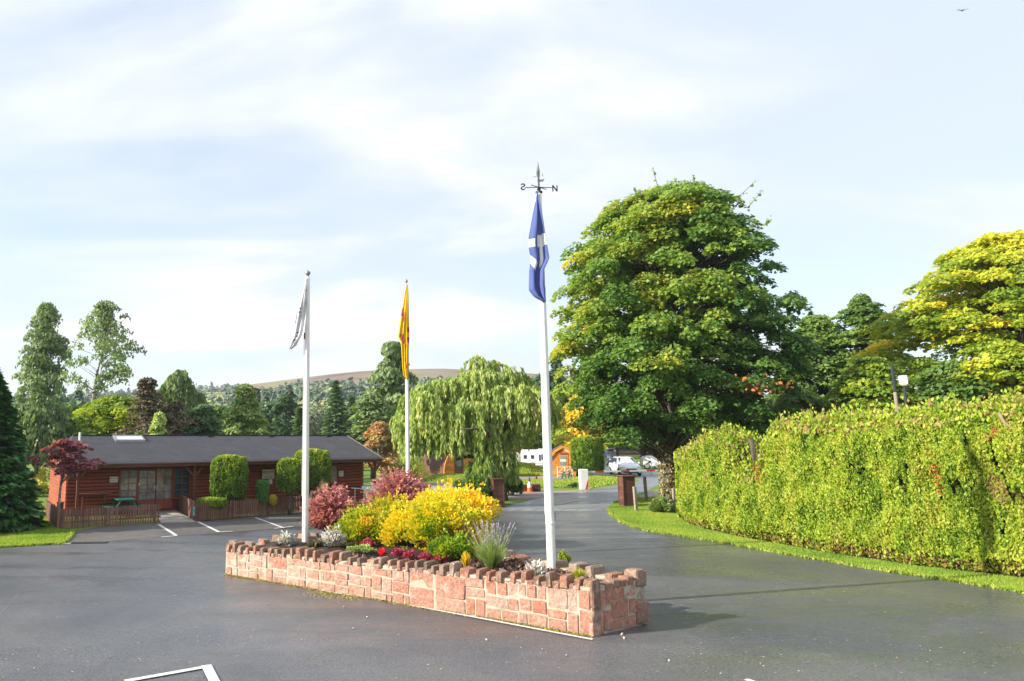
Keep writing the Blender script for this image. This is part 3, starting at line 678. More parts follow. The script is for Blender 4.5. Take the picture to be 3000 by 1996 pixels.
# weather vane
vy = p3.location.y; top = V(1579, 560, vy)
vane = thing('weather_vane', 'dark weather vane with sailing ship and compass letters atop the tallest flagpole', 'weather vane', (top.x, vy, p3.location.z + h3))
mpx = vy / FPX
m = MB(); m.lathe([(.05, -.02), (.075, 0), (.075, .03), (.03, .06), (.045, .09), (.02, .12), (.02, .34), (.012, .36), (.012, .5)], 10); m.build('spindle', M_black, vane)
for nm, ang, ln in (('compass_arm', 0, .29), ('compass_arm', math.pi, .29), ('compass_arm', R_(38), .26), ('compass_arm', R_(218), .26)):
    m = MB(); m.tube([(0, 0, .13), (ln * math.cos(ang), ln * math.sin(ang), .12 + (.02 if ang == R_(38) else 0))], .009, 6); m.build(nm, M_black, vane)
def letter(ch, x, y, z, size, mirror, rz=0):
    m = MB(); t = size * .17
    if ch == 'N': S_ = [((0, 0), (0, 1)), ((0, 1), (.72, 0)), ((.72, 0), (.72, 1))]
    elif ch == 'E': S_ = [((0, 0), (0, 1)), ((0, 1), (.6, 1)), ((0, .5), (.5, .5)), ((0, 0), (.6, 0))]
    elif ch == 'W': S_ = [((0, 1), (.22, 0)), ((.22, 0), (.42, .7)), ((.42, .7), (.62, 0)), ((.62, 0), (.84, 1))]
    else:
        pts = [(.62, .86), (.45, 1), (.18, 1), (.03, .84), (.06, .64), (.3, .52), (.58, .40), (.64, .2), (.5, .03), (.2, 0), (.02, .14)]; S_ = list(zip(pts[:-1], pts[1:]))
    for (a, c) in S_:
        f = lambda p: ((-1 if mirror else 1) * (p[0] - .35) * size, 0, (p[1] - .5) * size)
        a, c = Vector(f(a)), Vector(f(c)); d = (c - a).normalized() * t * .3; m.beam(a - d, c + d, .02, t) if False else m.beam(a - d, c + d, t, .02, up=(0, 1, 0))
    o = m.build('compass_letter', M_black, vane); o.location = (x, y, z); o.rotation_euler = (0, 0, rz); return o
letter('N', .345, 0, .105, .125, False); letter('S', -.345, 0, .14, .125, True)
m = MB(); m.prism([(-.03, .30), (.12, .30), (.10, .26), (-.02, .26)], 'y', -.012, .012); m.prism([(-.03, .36), (-.045, .42), (-.035, .5), (-.018, .6), (-.01, .36)], 'y', -.006, .006)
m.prism([(0, .35), (.03, .36), (.035, .5), (.012, .62), (-.004, .72), (-.012, .6), (-.005, .45)], 'y', -.006, .006); m.prism([(.075, .38), (.098, .38), (.083, .47)], 'y', -.006, .006)
m.tube([(.13, 0, .32), (.07, 0, .30)], .006, 5); m.tube([(-.11, 0, .37), (-.04, 0, .36)], .006, 5); m.build('sailing_ship', M_zinc, vane)
# ------------------------------------------------------------------ log building
a_b = R_(30.7); UB = Vector((math.cos(a_b), math.sin(a_b), 0)); VB = Vector((-math.sin(a_b), math.cos(a_b), 0))
EL = Vector((-11.2, 29.9, 0)); SET = 1.55
W0 = EL + VB * SET
bld = thing('log_building', 'long low red-brown log building with dark felt roof behind the picket fence', 'building', tuple(W0), a_b)
def wu(px, py): return on_plane(px, py, W0, UB)
uL = -.45 + .0; uR = wu(1064, 1400)[0]
EZ, RZ = 2.3, 3.42; D = 3.64; y_e, y_r = -SET, D - SET; y_b = y_e + 2 * D
uE0, uE1 = -.55, 14.4; uR0 = .0
FL = .10
# windows (px left, px right, py top, py bottom, cols, rows, glass)
WIN = [(354, 399, 1379, 1455, 2, 4, M_glass), (408, 453, 1379, 1464, 2, 4, M_glass), (459, 501, 1375, 1461, 2, 4, M_glass), (512, 552, 1377, 1454, 2, 4, M_glassb), (968, 986, 1363, 1412, 1, 3, M_glass)]
openings = []
for (x0, x1, t, bt, nc, nr, gm) in WIN:
    u0, z1 = wu(x0, t); u1, z0 = wu(x1, bt); openings.append((u0, u1, z0, z1, nc, nr, gm))
# core wall (thin behind boards) with boards in front
m = MB(); m.box(uL + .03, uR - .03, .03, y_b - .9, 0, EZ); m.prism([(-SET + .35, EZ + .0), (y_r, RZ - .14), (y_b - .9, EZ)], 'x', uL + .2, uR - .2); m.build('wall', M_cabin2, bld)
bh = .152; nb = 15; seg = []
edges = [uL, openings[0][0] - .07, openings[3][1] + .07, openings[4][0] - .07, openings[4][1] + .07, uR]
def board(u0, u1, z, mat=M_cabin, y=0.0):
    m = MB(); c = .03; hh = bh - .012
    prof = [(-.0 + y, z), (-.035 + y, z + c * .6), (-.05 + y, z + hh * .5), (-.035 + y, z + hh - c * .5), (y, z + hh)]
    m.prism(prof, 'x', u0, u1); m.build('wall_board', mat, bld)
for k in range(nb):
    z = FL * 0 + k * bh
    for (u0, u1) in ((edges[0], edges[1]), (edges[2], edges[3]), (edges[4], edges[5])): board(u0 + .002, u1 - .002, z)
# left gable end boards
for k in range(nb):
    m = MB(); m.box(uL - .04, uL, .0, y_b - .9, k * bh, k * bh + bh - .012); m.build('wall_board', M_cabin, bld)
# joinery around the entrance group
u0, u1 = edges[1], edges[2]
m = MB(); m.box(u0, u1, -.0, .028, .0, EZ - .02); m.build('door_surround', M_cabin2, bld)
def joinery(name, u0, u1, z0, z1, nc, nr, gm, door=False):
    fr = MB(); w_ = .055; t0, t1 = -.06, -.015
    zz0 = (FL + .02) if door else z0 - w_
    fr.box(u0 - w_, u0, t0, t1, zz0, z1 + w_); fr.box(u1, u1 + w_, t0, t1, zz0, z1 + w_); fr.box(u0, u1, t0, t1, z1, z1 + w_)
    if door: fr.box(u0, u1, t0 + .01, t1, FL + .02, z0)
    else: fr.box(u0, u1, t0, t1, z0 - w_, z0); fr.box(u0 - .03, u1 + .03, t0 - .03, t0, z0 - w_ - .02, z0 - w_ + .01)
    o = fr.build(name, M_orange if False else M_cabin, bld)
    for i in range(nc):
        for j in range(nr):
            a = u0 + (u1 - u0) * i / nc + .014; c = u0 + (u1 - u0) * (i + 1) / nc - .014; d = z0 + (z1 - z0) * j / nr + .014; e = z0 + (z1 - z0) * (j + 1) / nr - .014
            m = MB(); m.box(a, c, -.034, -.026, d, e); m.build('pane', gm, o)
    m = MB()
    for i in range(1, nc): x = u0 + (u1 - u0) * i / nc; m.box(x - .014, x + .014, -.05, -.02, z0, z1)
    for j in range(1, nr): z = z0 + (z1 - z0) * j / nr; m.box(u0, u1, -.049, -.021, z - .014, z + .014)
    m.build('glazing_bar', M_cabin, o); return o
for i, (a, c, d, e, nc, nr, gm) in enumerate(openings):
    o = joinery('door' if i in (1, 2) else 'window', a, c, d, e, nc, nr, gm, i in (1, 2))
    if i in (1, 2):
        x = (openings[1][1] + openings[2][0]) / 2 + (.04 if i == 2 else -.06); m = MB(); m.box(x - .015, x + .015, -.10, -.062, 1.0, 1.2); m.build('handle', M_white if i == 1 else M_cream, o)
def felt_roof():
    t = .10; m = MB()
    z = lambda y: EZ + (RZ - EZ) * (1 - abs(y - y_r) / (y_r - y_e))
    for (s0, s1) in (((y_e, uE0, uE1), (y_r, uR0, uE1)), ((y_r, uR0, uE1), (y_b, uE0, uE1))):
        (ya, a0, a1), (yb, b0, b1) = s0, s1
        q = [(a0, ya, z(ya)), (a1, ya, z(ya)), (b1, yb, z(yb)), (b0, yb, z(yb))]; m.add(q + [(x, y, zz_ - t) for x, y, zz_ in q], [(0, 1, 2, 3), (7, 6, 5, 4), (0, 4, 5, 1), (1, 5, 6, 2), (2, 6, 7, 3), (3, 7, 4, 0)])
    ro = m.build('roof', M_felt, bld)
    m = MB(); m.box(uR0, uE1, y_r - .09, y_r + .09, RZ + .0, RZ + .025); m.build('ridge_strip', M_felt, ro)
    sl = (RZ - EZ) / (y_r - y_e)
    for px in (612, 790, 957):
        d = ray(px, 1281); 
        u, _ = on_plane(px, 1281, W0 + VB * y_r, UB); m = MB(); m.box(u - .13, u + .13, y_r - .28, y_r - .16, z(y_r - .22) + .0, z(y_r - .22) + .05); m.build('roof_vent', M_black, ro)
    P0 = W0 + VB * (y_r - .5); u0, _ = on_plane(333, 1284, P0, UB); u1, _ = on_plane(419, 1284, P0, UB)
    m = MB(); y0, y1 = y_r - .95, y_r - .25
    def slope_box(m, a, b_, y0, y1, h0, h1):
        m.add([(a, y0, z(y0) + h0), (b_, y0, z(y0) + h0), (b_, y1, z(y1) + h0), (a, y1, z(y1) + h0), (a, y0, z(y0) + h1), (b_, y0, z(y0) + h1), (b_, y1, z(y1) + h1), (a, y1, z(y1) + h1)],
              [(0, 3, 2, 1), (4, 5, 6, 7), (0, 1, 5, 4), (1, 2, 6, 5), (2, 3, 7, 6), (3, 0, 4, 7)])
    for (a, c, d, e) in ((u0, u1, y0, y0 + .07), (u0, u1, y1 - .07, y1), (u0, u0 + .07, y0 + .07, y1 - .07), (u1 - .07, u1, y0 + .07, y1 - .07)): slope_box(m, a, c, d, e, .0, .09)
    sk = m.build('skylight', M_grey, ro); m = MB(); slope_box(m, u0 + .07, u1 - .07, y0 + .07, y1 - .07, .02, .06); m.build('pane', paint('opal_skylight', (.72, .76, .78), .2, .8), sk)
    # verge board right gable, pale edge
    for ua in (uE1 - .0,):
        m = MB(); m.add([(ua + .004, y_e, EZ + .01), (ua + .004, y_r, RZ + .02), (ua + .05, y_r, RZ + .02), (ua + .05, y_e, EZ + .01), (ua + .004, y_e, EZ - .16), (ua + .004, y_r, RZ - .16), (ua + .05, y_r, RZ - .16), (ua + .05, y_e, EZ - .16)],
              [(0, 1, 2, 3), (4, 7, 6, 5), (0, 4, 5, 1), (1, 5, 6, 2), (2, 6, 7, 3), (3, 7, 4, 0)]); m.build('barge_board', M_grey_t, bld)
    m = MB(); m.box(uE0, uE1, y_e - .03, y_e - .003, EZ - .21, EZ - .02); m.build('fascia', M_cabin2, bld)
    m = MB(); m.tube([(uE0 + .1, y_e - .09, EZ - .06), (uE1 - .05, y_e - .09, EZ - .07)], .055, 8); m.build('gutter', paint('gutter_plastic', (.12, .08, .075), .4), bld)
    m = MB(); m.box(uE0 + .1, uE1 - .1, y_e + .02, .1, EZ - .13, EZ - .112); m.build('soffit', M_cabin2, bld)
felt_roof()
# veranda posts with braces
for px in (227, 568, 1098):
    u, _ = on_plane(px, 1440, W0 - VB * (SET - .35), UB); yy = -(SET - .35)
    m = MB(); m.box(u - .05, u + .05, yy - .05, yy + .05, 0, EZ - .25); o = m.build('veranda_post', M_cabin2, bld)
    for s in (-1, 1):
        m = MB(); m.beam((u + s * .05, yy, 1.62), (u + s * .42, yy, 2.08), .06, .08); m.build('brace', M_cabin2, o)
m = MB(); m.box(uE0 + .3, uE1 - .1, -(SET - .35) - .05, -(SET - .35) + .05, EZ - .25, EZ - .13); m.build('veranda_beam', M_cabin2, bld)
# shelf, notices, lamp
u0, z0 = wu(222, 1452); u1, _ = wu(320, 1452)
m = MB(); m.box(u0, u1, -.55, -.16, .92, .97); t = m.build('bar_shelf', M_cabin2, bld)
for u in (u0 + .2, u1 - .3): m = MB(); m.box(u, u + .07, -.4, -.33, 0, .92); m.build('leg', M_cabin2, t)
def notice(x0, y0, x1, y1, mat=M_white, txt=None):
    u0, z1 = wu(x0, y0); u1, z0 = wu(x1, y1); m = MB(); m.box(u0, u1, -.075, -.058, z0, z1); o = m.build('notice_board', mat, bld)
    return o, u0, u1, z0, z1
def text(body, size, u, z, parent, mat, y=-.078, shear=0, root=None):
    c = bpy.data.curves.new('lettering', 'FONT'); c.body = body; c.size = size; c.align_x = 'CENTER'; c.extrude = .001; c.resolution_u = 2
    t = bpy.data.objects.new('tmp', c); COL.objects.link(t); bpy.context.view_layer.update(); me = bpy.data.meshes.new_from_object(t.evaluated_get(bpy.context.evaluated_depsgraph_get())); bpy.data.objects.remove(t); bpy.data.curves.remove(c)
    me.materials.clear(); me.materials.append(mat); return link_obj('lettering', me, parent, (u, y, z), (R_(90), 0, 0))
o, a, c, d, e = notice(321, 1397, 344, 1413); text('NOTICE', .085, (a + c) / 2, e - .1, o, M_ink); text('please shut gate', .045, (a + c) / 2, d + .07, o, M_ink)
o, a, c, d, e = notice(767, 1376, 802, 1402, M_cream); text('WELCOME', .125, (a + c) / 2, e - .16, o, M_ink); text('- to -', .06, (a + c) / 2, (d + e) / 2 - .03, o, M_ink); text('BY SHORE', .09, (a + c) / 2, d + .05, o, M_ink)
o, a, c, d, e = notice(786, 1404, 796, 1418)
o, a, c, d, e = notice(991, 1380, 1004, 1396); text('OPEN', .06, (a + c) / 2, e - .1, o, M_ink)
u, z = wu(453, 1362); m = MB(); m.box(u - .11, u + .11, -.16, -.055, z - .03, z + .05); m.build('bulkhead_lamp', M_grey, bld)
u, z = wu(407, 1419); m = MB(); m.box(u - .03, u + .03, -.075, -.061, z - .05, z + .05); m.build('door_label', M_white, bld)
m = MB(); m.tube([(uE0 + .7, y_r - 1.0, 2.6), (uE0 + .7, y_r - 1.0, 3.55)], .05, 8); m.build('soil_pipe', M_white, bld)
# timber plank pathway / slabs
path = thing('paved_path', 'pale slab path running between the two fences to the glass doors', 'path', tuple(G(520, 1533)), 0); path['kind'] = 'structure'; del path['category']
pa, pb = G(470, 1533), G(574, 1531); Up = (pb - pa).normalized(); Lp = (pb - pa).length
u_l = on_plane(490, 1492, W0, UB)[0]
pc = W0 + UB * wu(452, 1490)[0]; pdv = W0 + UB * wu(515, 1490)[0]
n_u, n_v = 3, 7
sl_seed = random.Random(5)
for i in range(n_u):
    for j in range(n_v):
        f = lambda s, t: (pa.lerp(pb, s)).lerp(pc.lerp(pdv, s), t)
        g = .006; c4 = [f(i / n_u + g, j / n_v + g / 2), f((i + 1) / n_u - g, j / n_v + g / 2), f((i + 1) / n_u - g, (j + 1) / n_v - g / 2), f(i / n_u + g, (j + 1) / n_v - g / 2)]
        z1 = .05 + sl_seed.uniform(-.003, .003); loc = path.location; m = MB()
        m.add([(p.x - loc.x, p.y - loc.y, .0) for p in c4] + [(p.x - loc.x, p.y - loc.y, z1) for p in c4], [(0, 3, 2, 1), (4, 5, 6, 7), (0, 1, 5, 4), (1, 2, 6, 5), (2, 3, 7, 6), (3, 0, 4, 7)]); m.build('paving_slab', M_slab, path)
# ------------------------------------------------------------------ picket fences
def picket_mesh(h, wd=.068):
    m = MB(); m.prism([(-wd / 2, 0), (wd / 2, 0), (wd / 2, h - .035), (wd * .2, h), (-wd * .2, h), (-wd / 2, h - .035)], 'y', -.01, .01); return m.mesh('picket', M_picket)
def fence(a, b_, h, label, step=.098, posts=None, group='picket fences round the log building'):
    U = b_ - a; Ln = U.length; U.normalize(); r = thing('picket_fence', label, 'fence', tuple(a), math.atan2(U.y, U.x), group)
    me = picket_mesh(h); n_ = int(Ln / step)
    for i in range(n_): link_obj('picket', me, r, (i * step + step / 2, -.025 + rnd.uniform(-.003, .003), .03 + rnd.uniform(-.012, .012)), (0, rnd.uniform(-.02, .02), 0))
    for z in (.2, h - .16): m = MB(); m.box(0, Ln, -.012, .025, z, z + .06); m.build('rail', M_picket, r)
    for i in range(int(Ln / 1.8) + 1):
        x = min(i * 1.8, Ln - .08); m = MB(); m.box(x, x + .08, .028, .105, 0, h - .02); m.build('post', M_picket, r)
    return r
fl0, fl1, fr0, fr1 = G(165, 1552), G(470, 1531), G(571, 1530), G(1010, 1489)
fence(fl0, fl1, .70, 'brown picket fence in front of the green picnic table')
fence(fr0, fr1, .70, 'long brown picket fence in front of the clipped bushes')
fence(fl0 + VB * 3.9 + UB * .15, fl0 + Vector((0, .12, 0)), .74, 'short return of picket fence beside the left lawn')
sf = fence(G(517, 1491), fr0 + Vector((0, .12, 0)), .74, 'sunlit picket fence running along the right side of the slab path')
m = MB(); m.box(-.05, .05, -.07, -.06, .25, .62); o = m.build('fence_sign', paint('teal_sign', (.03, .22, .17), .5)); o.location = fr0 + Vector((-.03, -.01, 0)); tag(o, 'narrow green sign with white figures on the fence corner by the path', 'sign')
for k, ch in enumerate('OPEN'):
    text(ch, .08, 0, .54 - k * .085, o, M_white, -.072)
# dark end post and yellow post by the maple
def post(name, px, py, top, wd, mat, label, cat, lean=0, cap=False, dep=None, group=None):
    p = G(px, py); h = V(px, top, p.y).z; r = thing(name, label, cat, tuple(p), R_(12), group); m = MB(); dep = dep or wd; m.cham(-wd / 2, wd / 2, -dep / 2, dep / 2, 0, h, .012); o = m.build('shaft', mat, r)
    if cap: m = MB(); m.cham(-wd * .62, wd * .62, -dep * .62, dep * .62, h + .002, h + .04, .01); m.build('cap', mat, r)
    r.rotation_euler = (0, lean, R_(12)); return r
post('fence_post', 174, 1530, 1474, .22, M_brown, 'thick dark post at the left end of the picket fence', 'post', cap=True)
post('marker_post', 199, 1508, 1462, .10, wood('ochre_timber', (.34, .19, .03), (.45, .27, .05)), 'short ochre post between the maple trunk and the building', 'post', cap=True)
# ------------------------------------------------------------------ picnic table (green)
def picnic(px, py, s, label, mat, rz, width=1.5):
    p = G(px, py); r = thing('picnic_table', label, 'picnic table', tuple(p), rz); x = width / 2
    for i in range(5): m = MB(); m.box(-x, x, -.36 + i * .148, -.36 + i * .148 + .135, .70, .74); m.build('table_board', mat, r)
    for sy in (-1, 1):
        for j in range(2): m = MB(); y = sy * .68 + j * .135 - .13; m.box(-x, x, y, y + .125, .41, .45); m.build('seat_board', mat, r)
    for sx in (-1, 1):
        for sy in (-1, 1): m = MB(); m.beam((sx * x * .72, sy * .22, .69), (sx * x * .72, sy * .72, 0), .05, .09, (1, 0, 0)); m.build('leg', mat, r)
        m = MB(); m.box(sx * x * .72 - .09, sx * x * .72 - .03, -.8, .8, .33, .41); m.build('cross_bar', mat, r)
    r.scale = (s, s, s); return r
pt = picnic(362, 1512, 1.0, 'green picnic table with benches behind the left picket fence', M_dgreen, a_b + R_(90), 1.3)
# ramp handrail
rl = thing('ramp_handrail', 'white tubular handrail beside the right end of the building', 'handrail', tuple(G(1040, 1478)), 0)
y0 = rl.location.y
def rel(px, py, Y=None): return V(px, py, Y or y0) - rl.location
m = MB(); m.tube([rel(1028, 1430), rel(1040, 1431), rel(1085, 1436), rel(1110, 1441)], .022, 6); m.build('rail', M_white, rl)
for px in (1040, 1066, 1092): a = rel(px, 1433 + (px - 1040) * .09); m = MB(); m.tube([a, (a.x, a.y, 0)], .02, 6); m.build('upright', M_white, rl)
m = MB(); m.box(0, 1.1, 0, .04, 0, .16); o = m.build('blue_grey_panel', paint('bluegrey_panel', (.22, .33, .38), .3)); o.location = V(1060, 1434, 35.5); tag(o, 'blue-grey panel beyond the white ramp handrail', 'panel')
# ------------------------------------------------------------------ gate pillars, posts, barrier, cone ...
def slat_pillar(px, py, top, wx, wy, rz, label, plate=False):
    p = G(px, py); h = V(px, top, p.y).z; r = thing('gate_pillar', label, 'gate pillar', tuple(p), rz, 'slatted timber gate pillars')
    m = MB(); m.box(-wx / 2 + .02, wx / 2 - .02, -wy / 2 + .02, wy / 2 - .02, 0, h - .06); m.build('core', M_cabin2, r)
    n_ = 9; s = (h - .08) / n_
    for k in range(n_):
        z0 = .02 + k * s
        for (a, c, d, e) in ((-wx / 2, wx / 2, -wy / 2, -wy / 2 + .018), (-wx / 2, wx / 2, wy / 2 - .018, wy / 2), (-wx / 2, -wx / 2 + .018, -wy / 2 + .02, wy / 2 - .02), (wx / 2 - .018, wx / 2, -wy / 2 + .02, wy / 2 - .02)):
            m = MB(); m.box(a, c, d, e, z0, z0 + s - .015); m.build('slat', M_brown, r)
    for sx in (-1, 1):
        for sy in (-1, 1): m = MB(); m.box(sx * wx / 2 - .02, sx * wx / 2 + .02, sy * wy / 2 - .02, sy * wy / 2 + .02, 0, h - .06); m.build('corner_strip', M_brown, r)
    m = MB(); m.cham(-wx / 2 - .07, wx / 2 + .07, -wy / 2 - .07, wy / 2 + .07, h - .06, h, .015); m.build('cap', M_brown, r)
    if plate: m = MB(); m.box(wx / 2 + .021, wx / 2 + .03, -.06, .05, h * .55, h * .78); m.build('number_plate', M_white, r)
    return r
slat_pillar(1456, 1486, 1401, .50, .62, R_(10), 'brown slatted gate pillar left of the side road', True)
slat_pillar(1838, 1483, 1393, .58, .50, R_(8), 'brown slatted gate pillar on the lawn right of the side road')
post('timber_post', 1864, 1497, 1426, .13, M_grey_t, 'short grey timber post just right of the right gate pillar', 'post', -R_(2), group='timber posts on the lawn by the maple')
post('timber_post', 1894, 1469, 1397, .13, M_grey_t, 'pale grey timber post between the gate pillar and the big tree trunk', 'post', -R_(2), group='timber posts on the lawn by the maple')
post('timber_post', 1979, 1502, 1431, .13, M_grey_t, 'grey timber post at the left end of the tall hedge', 'post', -R_(2), group='timber posts on the lawn by the maple')
# barrier
p = G(1711, 1435); r = thing('road_barrier', 'white barrier cabinet with red stripe and raised red and white arm across the road', 'barrier', tuple(p), 0)
h = V(1711, 1375, p.y).z
m = MB(); m.cham(-.26, .26, -.2, .2, 0, h, .03); m.build('cabinet', M_white, r)
m = MB(); m.prism([(.02, .04), (.16, .04), (.25, .66), (.18, .58)], 'y', -.212, -.202); m.build('red_stripe', M_red, r)
e = V(1992, 1376.5, 47.5) - p; s0 = Vector((.2, 0, V(1722, 1383, p.y).z)); e = Vector((e.x, e.y, V(1992, 1377, 47.5).z))
nseg = 11
for k in range(nseg):
    a, c = s0.lerp(e, k / nseg), s0.lerp(e, (k + 1) / nseg); m = MB(); m.beam(a, c, .05, .10); m.build('arm_section', M_red if k % 3 == 1 else M_white, r)
# arm rest post
q = G(1910, 1391); t = thing('arm_rest', 'thin forked post that carries the far end of the barrier arm', 'post', tuple(q)); m = MB(); m.lathe([(.14, 0), (.12, .06), (.035, .1), (.035, 1.0)], 8); m.build('stand', M_grey, t); m = MB(); m.beam((-.12, 0, 1.0), (.12, 0, 1.0), .05, .05); m.build('fork', M_grey, t)
# cone
p = G(1552, 1443); r = thing('traffic_cone', 'orange and white traffic cone beside the rusty red trough', 'traffic cone', tuple(p))
m = MB(); m.cham(-.23, .23, -.23, .23, 0, .04, .01); m.build('base', M_coneo, r)
m = MB(); m.lathe([(.17, .04), (.13, .30)], 16); m.build('lower_cone', M_coneo, r); m = MB(); m.lathe([(.128, .301), (.075, .64)], 16); m.build('white_sleeve', M_white, r); m = MB(); m.lathe([(.073, .641), (.045, .80), (.05, .82), (.03, .9)], 16); m.build('tip', M_black, r)
def trough(px, py, wd, h, label, mat):
    p = G(px, py); r = thing('timber_trough', label, 'trough', tuple(p), R_(3)); n_ = 3
    for k in range(n_): m = MB(); m.box(-wd / 2, wd / 2, -.3, -.25, .10 + k * h / n_ * .8, .10 + (k + 1) * h / n_ * .8 - .02); m.build('board', mat, r)
    for x in (-wd / 2, -wd / 6, wd / 6, wd / 2 - .12): m = MB(); m.box(x, x + .12, -.32, .3, 0, .1 + h * .8); m.build('cross_piece', mat, r)
    m = MB(); m.box(-wd / 2, wd / 2, -.25, .3, .1, h * .72); m.build('filling', M_soil, r)
trough(1520, 1441, 1.15, .40, 'rusty red timber trough left of the traffic cone', M_rust)
trough(1567, 1440, .55, .42, 'short dark timber trough right of the traffic cone', M_brown)
post('marker_post', 1571, 1406, 1396, .16, M_rust, 'tiny red marker post at the edge of the gravel track', 'post')
# ------------------------------------------------------------------ camping pods
def boards_on(m_name, poly_fn, z0, z1, n_, y, thick, mat, parent):
    for k in range(n_):
        a = z0 + (z1 - z0) * k / n_; c = z0 + (z1 - z0) * (k + 1) / n_ - .012; x0, x1 = poly_fn((a + c) / 2); m = MB(); m.box(x0, x1, y - thick, y, a, c); m.build(m_name, mat, parent)
# right pod: gabled cabin
p = G(1652, 1396); r = thing('camping_cabin', 'small honey-coloured gabled wooden cabin in front of the white motorhome', 'cabin', tuple(p), -R_(12))
k_ = p.y / FPX; W2 = 39 * k_; H1 = (1396 - 1340) * k_; H2 = (1396 - 1318) * k_ + .2; DP = 4.2
prof = [(-W2 * .86, 0), (W2 * .86, 0), (W2 * .98, H1 * .55), (W2 * .92, H1), (W2 * .5, H2 - .55), (0, H2 - .25), (-W2 * .5, H2 - .55), (-W2 * .92, H1), (-W2 * .98, H1 * .55)]
m = MB(); m.prism(prof, 'y', .12, DP); m.build('wall', M_orange, r)
hw = lambda z: np.interp(z, [0, H1 * .55, H1, H2 - .55, H2 - .25], [W2 * .86, W2 * .97, W2 * .9, W2 * .48, .05])
for kk in range(15):
    a = .06 + (H2 - .34) * kk / 15; c = a + (H2 - .34) / 15 - .012; x = float(hw((a + c) / 2))
    for (x0, x1) in (((-x, -.42), (.42, x)) if a < 1.75 else ((-x, x),)):
        if x1 - x0 > .05: m = MB(); m.box(x0, x1, .09, .12, a, c); m.build('wall_board', M_orange, r)
for s in (-1, 1):
    m = MB(); pts = [(s * (W2 + .04), H1 * .9), (s * (W2 * .55), H2 - .38), (0, H2)]
    for a, c in zip(pts[:-1], pts[1:]): m.beam((a[0], -.02, a[1]), (c[0], -.02, c[1]), .06, .2, (0, 0, 1))
    m.build('barge_board', M_orange, r)
    m = MB(); m.add([(s * (W2 + .06), -.02, H1 * .9 + .08), (s * W2 * .55, -.02, H2 - .28), (0, -.02, H2 + .09), (0, DP + .1, H2 + .09), (s * W2 * .55, DP + .1, H2 - .28), (s * (W2 + .06), DP + .1, H1 * .9 + .08)], [(0, 1, 4, 5), (1, 2, 3, 4)]); o = m.build('roof', M_brown, r); md = o.modifiers.new('s', 'SOLIDIFY'); md.thickness = .04
d = MB(); d.box(-.40, .40, .06, .1, .05, 1.8); dr = d.build('door', M_orange, r); m = MB(); m.box(-.27, .27, .04, .058, .95, 1.68); m.build('pane', M_glass, dr); m = MB(); m.box(-.25, .25, .034, .039, 1.22, 1.42); m.build('curtain', M_cream, dr)
m = MB(); m.box(-.30, .30, -.01, .05, 1.86, 1.98); m.build('name_board', M_rust, r)
t = thing('deck_railing', 'white crossed railing in front of the honey-coloured cabin', 'railing', tuple(G(1654, 1399)), 0)
for z in (.12, .38, .82): m = MB(); m.box(-.55, .62, -.02, .02, z, z + .05); m.build('rail', M_white, t)
for x in (-.6, .02, .62): m = MB(); m.box(x, x + .06, -.03, .03, 0, .9); m.build('post', M_white, t)
m = MB(); m.beam((-.5, 0, .42), (.0, 0, .82), .03, .04); m.beam((.1, 0, .42), (.6, 0, .82), .03, .04); m.build('cross_brace', M_white, t)
picnic(1662, 1404, .78, 'small green table on the lawn below the honey-coloured cabin', M_dgreen, 0, .9)
# left pod: arched, turned so the dark side shows
p = G(1345, 1403); ang = R_(0); r = thing('camping_pod', 'arched camping pod with orange front and dark shingled side under the willow', 'cabin', tuple(p), R_(18))
k_ = p.y / FPX; W2 = 45 * k_; HH = 80 * k_
def arch(t): a = math.pi * t; return (W2 * math.cos(a) * (1 if 0 else 1), HH * (math.sin(a) ** .75))
ap = [arch(i / 16) for i in range(17)]
m = MB(); m.prism(ap, 'y', .06, .12); m.build('front_wall', M_orange, r)
for kk in range(11):
    z = .05 + kk * HH / 11.5; c = z + HH / 11.5 - .012; x = W2 * math.sqrt(max(0, 1 - (((z + c) / 2) / HH) ** 2.67)) if z < HH else 0
    for (x0, x1) in (((-x, -.42), (.42, x)) if z < 1.9 else ((-x, x),)):
        if x1 - x0 > .05: m = MB(); m.box(x0, x1, .03, .06, z, c); m.build('wall_board', M_orange, r)
m = MB(); q = []
for i in range(17):
    a = arch(i / 16); bq = (a[0] * 1.07, a[1] * 1.06); q += [(a[0], -.04, a[1]), (bq[0], -.04, bq[1]), (bq[0], .06, bq[1]), (a[0], .06, a[1])]
m.add(q, [(i * 4 + j, i * 4 + (j + 1) % 4, i * 4 + 4 + (j + 1) % 4, i * 4 + 4 + j) for i in range(16) for j in range(4)]); m.build('arch_trim', M_orange, r)
PODL = 5.2
for i in range(20):
    a, c = arch(i / 20), arch((i + 1) / 20); m = MB(); sc = 1.02 + .012 * (i % 2); m.add([(a[0] * sc, .1, a[1] * sc), (a[0] * sc, PODL, a[1] * sc), (c[0] * sc, PODL, c[1] * sc), (c[0] * sc, .1, c[1] * sc)] + [(a[0] * (sc - .03), .1, a[1] * (sc - .03)), (a[0] * (sc - .03), PODL, a[1] * (sc - .03)), (c[0] * (sc - .03), PODL, c[1] * (sc - .03)), (c[0] * (sc - .03), .1, c[1] * (sc - .03))],
        [(0, 1, 2, 3), (7, 6, 5, 4), (0, 4, 5, 1), (1, 5, 6, 2), (2, 6, 7, 3), (3, 7, 4, 0)]); m.build('side_board', M_brown, r)
d = MB(); d.box(-.36, .40, -.0, .03, .05, 1.9); dr = d.build('door', M_brown, r); m = MB(); m.box(-.2, .2, -.02, -.002, .98, 1.7); m.build('pane', M_glass, dr)
